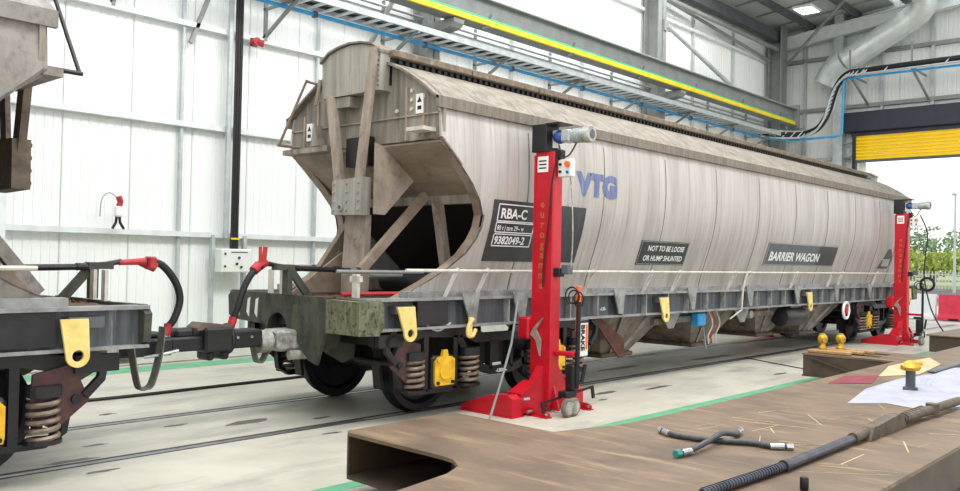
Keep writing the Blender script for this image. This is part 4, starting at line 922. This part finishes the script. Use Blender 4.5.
# tow handle and castors
jb(MB().cyl((7.79, 5.60, .30), (7.80, 5.60, 1.25), .026, 10), 'tow_post', 'black')
jb(MB().bbox(7.72, 7.84, 5.60, 5.72, .26, .56, .02), 'hydraulic_pump', 'black')
jb(MB().cyl((7.82, 5.56, .36), (7.86, 5.54, .56), .022, 10), 'pump_lever', 'black')
jb(MB().bbox(7.74, 7.84, 5.62, 5.89, .64, .69, .01), 'handle_bracket', 'jack_red')
jb(MB().tube(smooth_path([(7.80, 5.64, 1.2), (7.79, 5.66, 1.3), (7.80, 5.60, 1.36), (7.80, 5.54, 1.3), (7.80, 5.56, 1.2)]), .009, 6), 'handle_loop', 'black')
jb(MB().beam((7.30, 5.70, .17), (8.18, 5.66, .27), .022, .022), 'axle_bar', 'black'); jb(MB().beam((7.32, 5.69, .06), (7.30, 5.70, .18), .022, .04), 'axle_bar', 'black'); jb(MB().beam((8.20, 5.66, .14), (8.17, 5.66, .28), .022, .04), 'axle_bar', 'black')
for dx in (.0, .11):
    jb(MB().lathe([(.05, -.025), (.09, -.027), (.10, -.018), (.10, .018), (.09, .027), (.05, .025)], (7.60+dx, 5.58, .102), 'y', 22), 'castor', 'tyre', smooth=True)
    jb(MB().lathe([(.012, -.03), (.072, -.029), (.072, .029), (.012, .03)], (7.60+dx, 5.58, .102), 'y', 18), 'castor_hub', 'cast_grey')
jb(MB().bbox(7.60, 7.80, 5.60, 5.72, .20, .27, .01), 'castor_fork', 'black')
jb(MB().cyl((7.30, 5.90, .05), (7.40, 5.90, .05), .018, 8), 'lock_pin', 'chrome'); jb(MB().cyl((7.24, 5.91, .19), (7.34, 5.91, .19), .018, 8), 'lock_pin', 'chrome')
# brake board and yellow strap are the first jack's own
bb = MB().bbox(8.0, 8.16, 5.72, 5.74, .62, 1.03, .004); o = bb.build('brake_board', 'white', origin=(8.08, 5.73, .62)); tag(o, 'white and orange board reading BRAKE hung on the nearer red jack', 'sign')
vs_, fs = text_geo('BRAKE', .10, .004, 'LEFT', 1, 1.0); MB().add([(8.02+b, 5.716, .98-a) for a, b in vs_], fs).build('lettering', 'black', o)
MB().box(8.11, 8.145, 5.716, 5.72, .70, .98).build('stripe', 'orange', o)
MB().box(8.0, 8.16, 5.716, 5.72, 1.0, 1.03).build('stripe', 'black', o)
o = MB().bbox(7.93, 7.99, 5.70, 5.74, .9, 1.42, .008).build('striped_post', 'orange'); tag(o, 'orange and black striped flat bar leaning behind the jack handle', 'bar')
o = MB().tube([(6.79, 6.0, .0), (6.97, 6.0, .40), (7.13, 6.0, .8), (7.22, 6.0, 1.25)], .013, 8).build('thin_rod', 'steel_grey'); tag(o, 'thin grey flexible rod leaning left of the nearer red jack', 'rod')
o = MB().prism([(8.0, .5), (8.12, .5), (8.14, .78), (8.08, .9), (8.0, .8)], 'y', 6.2, 6.24).build('chain_bag', 'yellow_part'); tag(o, 'small yellow pouch hanging behind the nearer red jack', 'bag')
jack2 = copy_tree(jack, None); jack2.location = (JX+13.05, JY, 0)
jack2['label'] = 'red column jack at the far right end of the wagon, by the open door'
jack3 = copy_tree(jack, None, skip=('lettering', 'coiled_cable')); jack3.location = (20.4, 2*CY-JY, 0); jack3.rotation_euler = (0, 0, PI)
jack3['label'] = 'red column jack mostly hidden behind the wagon, only its red base showing under the chutes'
mbh = MB().ring((21.0, 5.55, 1.35), .14, .03, 'x', 20, 6); o = mbh.build('coiled_hose', 'black'); tag(o, 'coil of black cable hung on the side of the far red jack', 'cable')
mbh = MB().tube(smooth_path([(20.95, 5.7, 2.9), (20.95, 5.55, 2.5), (20.95, 5.58, 2.0), (20.95, 5.6, 1.5), (20.95, 5.45, .8), (21.0, 5.2, .3), (20.8, 4.9, .02), (20.4, 4.75, .02)]), .015, 6)
o = mbh.build('power_cable', 'black'); tag(o, 'black power cable falling from the far red jack to the floor', 'cable')

# ================================================================== STEEL FRAME IN THE FOREGROUND
SZ, SB = .45, .12
fr = thing('bogie_weldment', (8, 2.6, 0), 'huge brown steel weldment lying flat across the foreground', 'steel frame')
fil = [(3.80, 3.66+.0)]
def arc(cx, cy, r, a0, a1, n=8): return [(cx+r*math.cos(math.radians(a0+(a1-a0)*k/n)), cy+r*math.sin(math.radians(a0+(a1-a0)*k/n))) for k in range(n+1)]
top = [(2.3, 1.58), (2.3, 3.20), (3.12, 3.42), (3.6, 3.50), (3.78, 3.58), (3.88, 3.72), (3.9, 3.84), (3.92, 4.80), (3.96, 4.85), (5.02, 4.85), (5.06, 4.82), (5.04, 3.83), (5.67, 3.65), (5.9, 3.63), (12.3, 3.63), (12.32, 3.95), (13.5, 3.95), (13.5, 3.63), (17.0, 3.63), (17.0, 1.58)]
MB().prism(top, 'z', SZ-.025, SZ).build('top_plate', 'slab_top', fr)
MB().prism([(x, y) for x, y in top], 'z', SB, SB+.02).build('bottom_plate', 'slab_side', fr)
def web(pts, nm='web', m_='slab_side', z0=SB+.02, z1=SZ-.025, th=.02):
    mb = MB()
    for (a, b), (c, d) in zip(pts, pts[1:]): mb.beam((a, b, (z0+z1)/2), (c, d, (z0+z1)/2), th, z1-z0)
    return mb.build(nm, m_, fr)
web([(2.32, 1.60), (16.98, 1.60)]); web([(5.03, 4.82), (5.03, 3.82), (5.67, 3.63), (12.33, 3.61)]); web([(3.95, 4.83), (5.04, 4.83)]); web([(2.32, 3.1), (3.15, 3.33), (3.62, 3.42), (4.1, 3.7)])
web([(4.9, 3.9), (4.9, 4.8)]); web([(4.35, 3.75), (4.55, 4.3)], 'rib'); web([(4.1, 3.72), (4.22, 4.05)], 'rib')
web([(12.34, 3.63), (12.34, 4.88), (13.48, 4.88), (13.48, 3.63), (16.98, 3.61)])
MB().beam((12.30, 3.9, SB+.03), (12.30, 4.75, SZ-.06), .03, .02).build('rib', 'slab_side', fr)
for xa, xb in ((12.32, 12.62), (12.82, 12.98), (13.2, 13.5)): MB().box(xa, xb, 3.95, 4.9, SZ-.025, SZ).build('arm_plate', 'slab_top', fr)
MB().box(12.62, 13.2, 4.74, 4.9, SZ-.025, SZ).build('arm_plate', 'slab_top', fr)
MB().box(12.32, 13.5, 3.95, 4.9, SB, SB+.02).build('arm_floor', 'slab_side', fr)
FRX = fr
for x, y in ((4.5, 4.4), (4.5, 2.2), (8.5, 2.2), (12.9, 4.3), (12.6, 2.3), (8.5, 3.3)):
    MB().bbox(x-.15, x+.15, y-.15, y+.15, 0, SB, .01).build('foot', 'steel_dark', FRX)
# scratches and pale chalk streaks on the plate (flat print)
random.seed(11)
ch = MB()
for k in range(46):
    x = random.uniform(5.2, 9.5); y = random.uniform(1.75, 3.3); a = random.choice((-.9, -1.2, .5, -.2, -1.4))+random.uniform(-.2, .2); L_ = random.uniform(.15, .55)
    ch.beam((x, y, SZ+.0015), (x+L_*math.cos(a), y+L_*math.sin(a), SZ+.0015), random.choice((.004, .006, .009)), .001)
tag(ch.build('scratch_marks', 'chalk', fr), kind='stuff')
# second frame further right
f2 = thing('bogie_weldment', (19.6, 4.2, 0), 'second brown steel frame box at the right edge beyond the first', 'steel frame')
MB().bbox(17.9, 21.5, 1.5, 4.75, SZ-.03, SZ, .01).build('top_plate', 'slab_top', f2)
MB().bbox(17.95, 21.45, 1.55, 4.7, SB, SZ-.03, .01).build('web', 'slab_side', f2)
FRX = f2
for x, y in ((18.3, 4.3), (21, 4.3), (18.3, 2), (21, 2)):
    MB().bbox(x-.15, x+.15, y-.15, y+.15, 0, SB, .01).build('foot', 'steel_dark', FRX)

# ------------------------------------------------------------------ things lying on the frame
Z = SZ
def hyd_hose(pts, label, caps=('chrome', 'chrome')):
    t = thing('hydraulic_hose', pts[0], label, 'hose'); sp = smooth_path(pts, 6)
    MB().tube(sp[2:-2], .020, 10).build('hose', 'hose_body', t, smooth=True)
    for (a, b), m_ in (((sp[0], sp[2]), caps[0]), ((sp[-1], sp[-3]), caps[1])):
        a = Vector(a); b = Vector(b); d = (b-a).normalized()
        MB().cyl(a+d*.06, a+d*.15, .023, 12).build('ferrule', 'chrome', t, smooth=True)
        MB().cyl(a+d*.045, a+d*.065, .016, 8).cyl(a, a+d*.045, .026, 6).build('nut', m_, t)
    return t
hyd_hose([(5.60, 3.27, Z+.026), (5.52, 3.12, Z+.022), (5.52, 2.95, Z+.022), (5.60, 2.75, Z+.022), (5.68, 2.60, Z+.022), (5.69, 2.46, Z+.022), (5.76, 2.34, Z+.026)], 'black hydraulic hose with two chrome end fittings, lying underneath the crossing pair', ('chrome', 'chrome'))
hyd_hose([(4.96, 2.78, Z+.026), (5.12, 2.76, Z+.03), (5.38, 2.77, Z+.05), (5.62, 2.79, Z+.068), (5.85, 2.80, Z+.03), (6.05, 2.86, Z+.026)], 'black hydraulic hose with a teal nut, crossing over the other hose', ('teal', 'chrome'))
# long bar and clevis
t = thing('tie_rod', (6.5, 2.1, Z), 'long dark steel rod with a flat clevis block in the foreground', 'rod')
MB().cyl((4.2, 2.19, Z+.032), (5.15, 2.14, Z+.032), .026, 16).build('threaded_end', 'bar_dark', t, smooth=True)
for k in range(28): MB().cyl((4.22+k*.032, 2.19-k*.0017, Z+.032), (4.231+k*.032, 2.19-k*.0017, Z+.032), .031, 12).build('thread_ridge', 'bar_dark', t)
MB().cyl((5.15, 2.14, Z+.032), (6.40, 2.13, Z+.04), .031, 16).build('rod_body', 'bar_dark', t, smooth=True)
MB().cyl((5.12, 2.14, Z+.036), (5.18, 2.14, Z+.036), .036, 16).build('collar', 'bar_dark', t)
MB().cyl((6.28, 2.13, Z+.045), (6.55, 2.13, Z+.05), .038, 16).build('weld_collar', 'bar_brown', t)
MB().prism([(6.48, Z+.002), (6.55, Z+.09), (7.15, Z+.12), (7.3, Z+.10), (7.3, Z+.002)], 'y', 2.07, 2.15).build('clevis_block', 'bar_brown', t)
MB().tube([(7.28, 2.10, Z+.06), (8.05, 2.06, Z+.06), (8.7, 2.03, Z+.06)], .038, 12).build('far_rod', 'bar_brown', t)
for k in range(7): MB().cyl((7.32+k*.08, 2.10, Z+.06), (7.36+k*.08, 2.10, Z+.06), .046, 12).build('rod_rib', 'bar_brown', t)
MB().cyl((8.0, 2.06, Z+.02), (8.0, 2.06, Z+.11), .055, 14).build('pin_boss', 'bar_brown', t)
o = MB().lathe([(.02, 0), (.024, .005), (.024, .068), (.02, .073), (.008, .073)], (4.80, 1.885, Z), 'z', 16).build('steel_pin', 'black', smooth=True); tag(o, 'short black steel pin standing upright at the bottom edge', 'pin')
# sheet, cloth, boards
def sheet(name, poly, m_, label, cat, th=.004, z=Z, wob=.012):
    cx = sum(p[0] for p in poly)/len(poly); cy = sum(p[1] for p in poly)/len(poly)
    V = []; F = []; n = len(poly); R_ = 5
    for lay in (0, th):
        for r in range(R_+1):
            for x, y in poly:
                u = r/R_; px = cx+(x-cx)*u; py = cy+(y-cy)*u
                V.append((px, py, z+.002+lay+(wob*abs(math.sin(px*7+py*5)) if r < R_ else 0)))
    T = (R_+1)*n
    for r in range(R_):
        for k in range(n):
            a = r*n+k; b = r*n+(k+1) % n; F += [(a, b, b+n, a+n), (T+a, T+a+n, T+b+n, T+b)]
    for k in range(n): a = R_*n+k; b = R_*n+(k+1) % n; F.append((a, b, T+b, T+a))
    o = MB().add(V, F).build(name, m_); tag(o, label, cat); return o
def dens(poly, k=3):
    out = []
    for i in range(len(poly)):
        a = Vector(poly[i]); b = Vector(poly[(i+1) % len(poly)])
        for j in range(k): q = a.lerp(b, j/k); out.append((q.x, q.y))
    return out
sheet('plastic_sheet', dens([(8.1, 2.80), (9.2, 3.0), (10.3, 3.02), (10.7, 2.95), (12.2, 2.85), (12.2, 2.2), (10.0, 1.9), (8.6, 1.95), (8.3, 2.3), (8.4, 2.55)]), 'paper', 'crumpled white plastic sheet spread on the right of the brown frame', 'sheet', wob=.035)
sheet('maroon_cloth', [(9.35, 3.43), (10.1, 3.53), (10.5, 3.28), (9.7, 3.1)], 'maroon', 'flat maroon rubber mat lying on the brown frame near its far edge', 'mat', wob=.0)
sheet('cardboard', dens([(10.4, 3.25), (11.6, 3.5), (13.2, 3.45), (12.4, 3.1), (11.0, 2.98)]), 'card', 'worn tan cardboard lying between the maroon mat and the white sheet', 'cardboard', wob=.008)
o = MB().bbox(11.0, 12.6, 2.82, 2.90, Z+.03, Z+.06, .01).build('flat_bar', 'bar_dark'); tag(o, 'dark flat bar lying on the white sheet at the right', 'bar')
def fitting(x, y, z, label, s=1.0):
    t = thing('brass_fitting', (x, y, z), label, 'fitting', None)
    MB().lathe([(.07*s, 0), (.07*s, .03*s), (.05*s, .05*s), (.045*s, .10*s), (.075*s, .13*s), (.085*s, .19*s), (.06*s, .24*s), (.02*s, .26*s)], (x, y, z), 'z', 14).build('body', 'brass', t, smooth=True)
    MB().cyl((x-.07*s, y-.07*s, z+.16*s), (x+.07*s, y+.07*s, z+.16*s), .045*s, 10).build('cross_pin', 'brass', t)
    MB().lathe([(.05*s, 0), (.05*s, .02*s), (.02*s, .025*s)], (x, y, z+.245*s), 'z', 8).build('cap_nut', 'brass', t)
    return t
# timber battens under the two fittings
for k, (x, lab) in enumerate(((12.42, 'wooden batten under the left brass fitting, nearest the camera'), (12.68, 'wooden batten between the two brass fittings'), (12.95, 'wooden batten behind the brass fittings, farthest from the camera'))):
    o = MB().bbox(x, x+.14, 4.28-.08*k, 4.86-.05*k, Z+.003, Z+.05, .01).build('wood_batten', 'wood'); tag(o, lab, 'batten')
fitting(12.62, 4.72, Z+.05, 'round yellow brass fitting on the wooden battens, left one of the pair', .85)
fitting(12.86, 4.55, Z+.05, 'round yellow brass fitting on the wooden battens, right one of the pair', .85)
t = thing('bolt_with_brass_cap', (9.3, 2.60, Z), 'dark upright bolt with a yellow brass cap standing on the white sheet', 'bolt')
MB().lathe([(.07, 0.02), (.07, .06), (.045, .07), (.045, .22)], (9.3, 2.60, Z), 'z', 14).build('shank', 'solebar', t)
MB().lathe([(.045, 0), (.08, .01), (.09, .04), (.05, .07), (.02, .08)], (9.3, 2.60, Z+.22), 'z', 8).cyl((9.22, 2.66, Z+.26), (9.38, 2.54, Z+.26), .025, 8).build('cap', 'brass', t)
o = MB().tube(smooth_path([(11.6, 3.30, Z+.03), (11.75, 3.32, Z+.05), (11.9, 3.27, Z+.04), (12.05, 3.25, Z+.03)]), .03, 8).build('yellow_strap', 'yellow_part'); tag(o, 'small yellow strap crumpled on the cardboard', 'strap')
# floor cables
o = MB().tube([(14.9, 6.97, .01), (14.5, 6.3, .01), (14.12, 5.61, .01), (13.7, 5.0, .01)], .008, 6).build('floor_cable', 'black'); tag(o, 'thin dark cable across the floor towards the slotted frame arm', 'cable')
o = MB().tube(smooth_path([(2.5, 9.9, .02), (4.5, 9.75, .02), (6, 9.8, .02), (9, 9.9, .02)]), .02, 6).build('floor_cable', 'black'); tag(o, 'long black cable on the floor beyond the coupling', 'cable')

# ================================================================== OUTSIDE THE DOOR
og = MB().box(29.4, 250, -60, 120, -.25, -.02).build('ground', 'outdoor', origin=(29.4, 0, 0)); tag(og, kind='structure')
MB().box(44, 50, -20, 60, -.02, .05).box(54, 75, -20, 90, -.02, .08).build('ballast_bed', 'ballast', og)
MB().box(80, 240, -60, 120, -.02, .3).build('grass_bank', 'grass', og)
for i, x in enumerate((45.5, 47.0, 58, 59.5, 64, 65.5, 70, 71.5)):
    MB().box(x-.04, x+.04, -10, 60, .05, .20).build('rail', 'steel_grey', og)
# barriers
def barrier(y, m_, lab, x=31.0):
    t = thing('plastic_barrier', (x, y, 0), lab, 'barrier')
    MB().prism([(x-.22, 0), (x-.22, .10), (x-.10, .22), (x-.07, .85), (x+.07, .85), (x+.10, .22), (x+.22, .10), (x+.22, 0)], 'y', y-.98, y+.98).build('shell', m_, t)
    for d in (-.5, .5): MB().box(x-.235, x-.15, y+d-.15, y+d+.15, 0, .07).build('fork_slot', 'black', t)
    return t
barrier(7.0, 'barrier_red', 'red plastic traffic barrier outside the roller door at the right edge', 31.6)
barrier(9.05, 'barrier_white', 'white plastic traffic barrier outside the door beside the red one', 31.6)
o = thing('lamp_post', (60, 14.3, 0), 'slim pale lamp post beyond the tracks outside', 'lamp post')
MB().cyl((60, 14.3, 0), (60, 14.3, 6.4), .09, 10, .06).build('pole', 'galv', o); MB().bbox(59.4, 60.1, 14.2, 14.4, 6.35, 6.45, .02).build('lamp_head', 'galv', o)
fe = thing('palisade_fence', (78, 30, 0), 'long pale palisade fence beyond the railway tracks', 'fence')
for z in (.35, 1.2): MB().box(77.98, 78.02, 12, 50, z, z+.06).build('fence_rail', 'galv', fe)
r0 = MB().prism([(-.035, .05), (.035, .05), (.035, 1.45), (0, 1.55), (-.035, 1.45)], 'x', -.01, .01).build('pale', 'galv', fe, origin=(0, 0, 0))
r0.location = Vector((0, -18, 0))
for k in range(1, 150):
    q = r0.copy(); COL.objects.link(q); q.parent = fe; q.location = (0, -18+k*.25, 0)
# trees
def tree(x, y, h, r, m_, label, nl=900):
    t = thing('tree', (x, y, 0), label, 'tree', 'trees beyond the railway tracks')
    MB().tube([(x, y, 0), (x+.1, y, h*.35), (x, y+.1, h*.7)], [.28, .2, .08], 8).build('trunk', 'bark', t)
    mb = MB()
    blobs = [(random.gauss(0, r*.45), random.gauss(0, r*.5), h*random.uniform(.32, .82)) for _ in range(14)]
    for k in range(nl):
        b = random.choice(blobs); d = Vector((random.gauss(0, 1), random.gauss(0, 1), random.gauss(0, 1))).normalized()*r*.42*random.uniform(.7, 1.05)
        p = Vector((x+b[0], y+b[1], max(.3, b[2]*.98)))+d; p.z = max(p.z, .25); s = random.uniform(.16, .34)
        u = Vector((random.gauss(0, 1), random.gauss(0, 1), random.gauss(0, 1))).normalized(); v = u.cross(Vector((.3, .5, .8))).normalized()
        mb.add([p-u*s, p+v*s*.7, p+u*s, p-v*s*.7], [(0, 1, 2, 3)])
    tag(mb.build('foliage', m_, t), kind='stuff')
random.seed(3)
for x, y, h, r, m_, lab in ((112, 33.5, 7.8, 3.4, 'leaf_pale', 'tall pale green tree beside the far red jack'), (113, 29.5, 7.0, 3.2, 'leaf_dark', 'darker green tree in the middle of the outdoor view'),
                            (108, 31.6, 4.2, 2.6, 'leaf_yellow', 'low yellow-green bush in front of the tall trees'), (112, 25.5, 6.0, 3.0, 'leaf_pale', 'pale green tree at the right edge outside'),
                            (107, 27.6, 4.0, 2.6, 'leaf_yellow', 'yellow-green bush left of the lamp post'), (107, 24, 3.8, 2.6, 'leaf_yellow', 'yellow-green bush at the right edge outside'),):
    tree(x, y, h, r, m_, lab)
